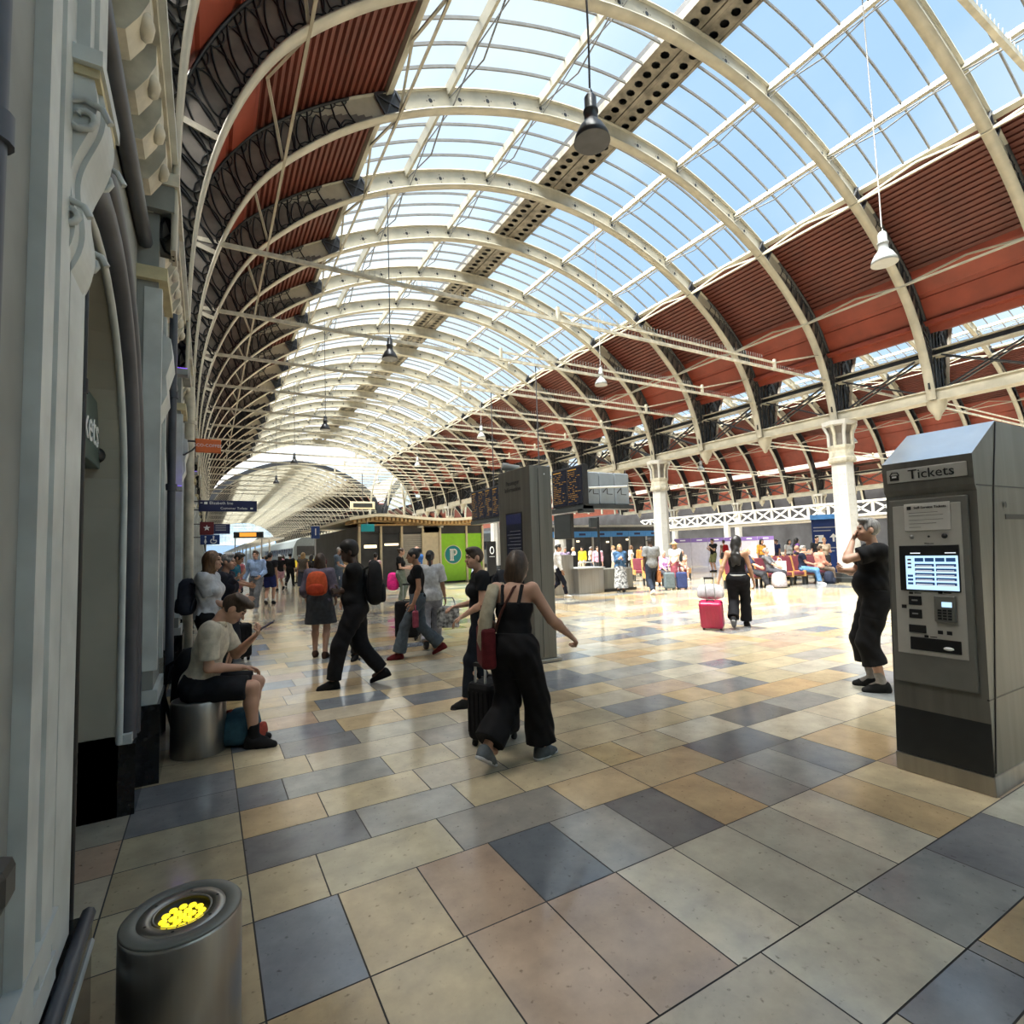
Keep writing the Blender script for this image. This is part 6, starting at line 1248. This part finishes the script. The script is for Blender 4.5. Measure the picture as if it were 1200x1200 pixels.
for k in range(6): MB().box((-5.4+k*1.8,0,2.35),(-3.62+k*1.8,.1,2.78),'lightblue').box((-4.8+k*1.8,-.01,2.48),(-4.2+k*1.8,0,2.64),'navy').build('blue_fascia', t); MB().box((-5.4+k*1.8,.0,0),(-5.25+k*1.8,.1,2.35),'shopgrey').build('shopfront_post', t)
for x,z in ((-3.2,2.0),(-.4,1.9),(1.6,2.05),(3.8,1.8)): MB().box((x,.04,z),(x+.25,.1,z+.12),'warm').build('shop_light', t)
MB().box((-5.6,-.2,3.1),(5.6,4.2,3.25),'shopgrey').build('flat_roof', t); finish(t, 'row of shops with a light blue fascia beyond the desk crowd', 'shop')
f_ = MB(); X0 = 42
for z in (3.35,4.35): f_.box((X0-.1,14,z-.08),(X0+.1,44,z+.08),'white')
for y in np.arange(14,44,1.6): f_.box((X0-.06,y-.09,3.35),(X0+.06,y+.09,4.35),'white'); f_.bar((X0,y+.1,3.4),(X0,y+1.5,4.3),.12,.12,'white'); f_.bar((X0,y+.1,4.3),(X0,y+1.5,3.4),.12,.12,'white')
for y in (15,24,33,42): f_.box((X0-.2,y-.2,0),(X0+.2,y+.2,3.3),'white')
f_.box((X0,14,3.1),(X0+3,44,3.3),'shopgrey'); f_.build('footbridge_truss'); tag(bpy.data.objects['footbridge_truss'], 'white lattice footbridge beyond the second span columns', 'footbridge')
def train(x, y0, y1, label):
    t = empty('train', (x,y0,0)); n = 10; pr_ = [(-1.35,.3),(1.35,.3),(1.38,1.6),(1.30,2.6),(1.0,3.3),(.5,3.6),(-.5,3.6),(-1.0,3.3),(-1.30,2.6),(-1.38,1.6)]
    MB().prism(pr_,0,y1-y0,'train',axis='y').build('car_body', t)
    for k in range(int((y1-y0)/11)): MB().box((-1.1,1+k*11,0),(1.1,4+k*11,.5),'black').box((-1.1,7+k*11,0),(1.1,10+k*11,.5),'black').build('wheel_bogie', t)
    for s in (-1,1):
        for k in range(int((y1-y0)/2.2)): MB().box((s*1.36-.03,.6+k*2.2,1.7),(s*1.36+.03,2.2+k*2.2,2.5),'dimscreen').build('car_window', t) if k < 14 else None
    MB().box((-1.0,-.03,1.7),(1.0,.02,2.7),'black').build('cab_window', t); MB().box((-1.3,-.04,.5),(1.3,.02,1.2),mat('cab yellow', (.5,.38,.02), .4)).build('cab_front', t)
    return finish(t, label, 'train')
train(9.2,60,150,'dark train standing beside platform one in the far distance'); train(25.2,44,150,'dark train nearest the blue-fascia shops in the far distance'); train(33.5,48,150,'dark train second beyond the blue-fascia shops'); train(46,46,150,'dark train furthest across, beyond the footbridge')
c_ = MB(); c_.box((4.2,55,3.35),(6.4,190,3.5),'white')
for y in np.arange(57,190,9): c_.tube([(5.3,y,0),(5.3,y,3.4)],.08,'white',n=8)
c_.build('platform_canopy'); tag(bpy.data.objects['platform_canopy'], 'long pale canopy running down the far platform', 'canopy')
t = empty('train_indicator', (2.4,39.5,2.95)); MB().cbox((-.9,-.1,0),(.9,.1,.40),'black',b=.02).build('indicator_case', t); MB().box((-.55,-.12,.08),(.45,-.1,.34),'orangeled').build('lit_display', t)
for x in (-.8,.8): MB().tube([(x,0,-2.95),(x,0,.2)],.035,'lampwhite',n=6).build('post', t)
finish(t, 'dark train indicator with an orange lit display far down the platform', 'departure board')
t = empty('platform_screen', (9.97,39.5,4.95)); MB().cbox((-.9,-.08,0),(.9,.08,.55),'shopcream',b=.02).build('indicator_case', t); MB().box((-.7,-.1,.12),(.7,-.08,.42),'dkgrey').build('display', t); MB().tube([(0,0,.5),(0,0,2.68)],.03,'cable',n=6).build('hanger', t); finish(t, 'cream framed sign hanging above the kiosk roof', 'sign')
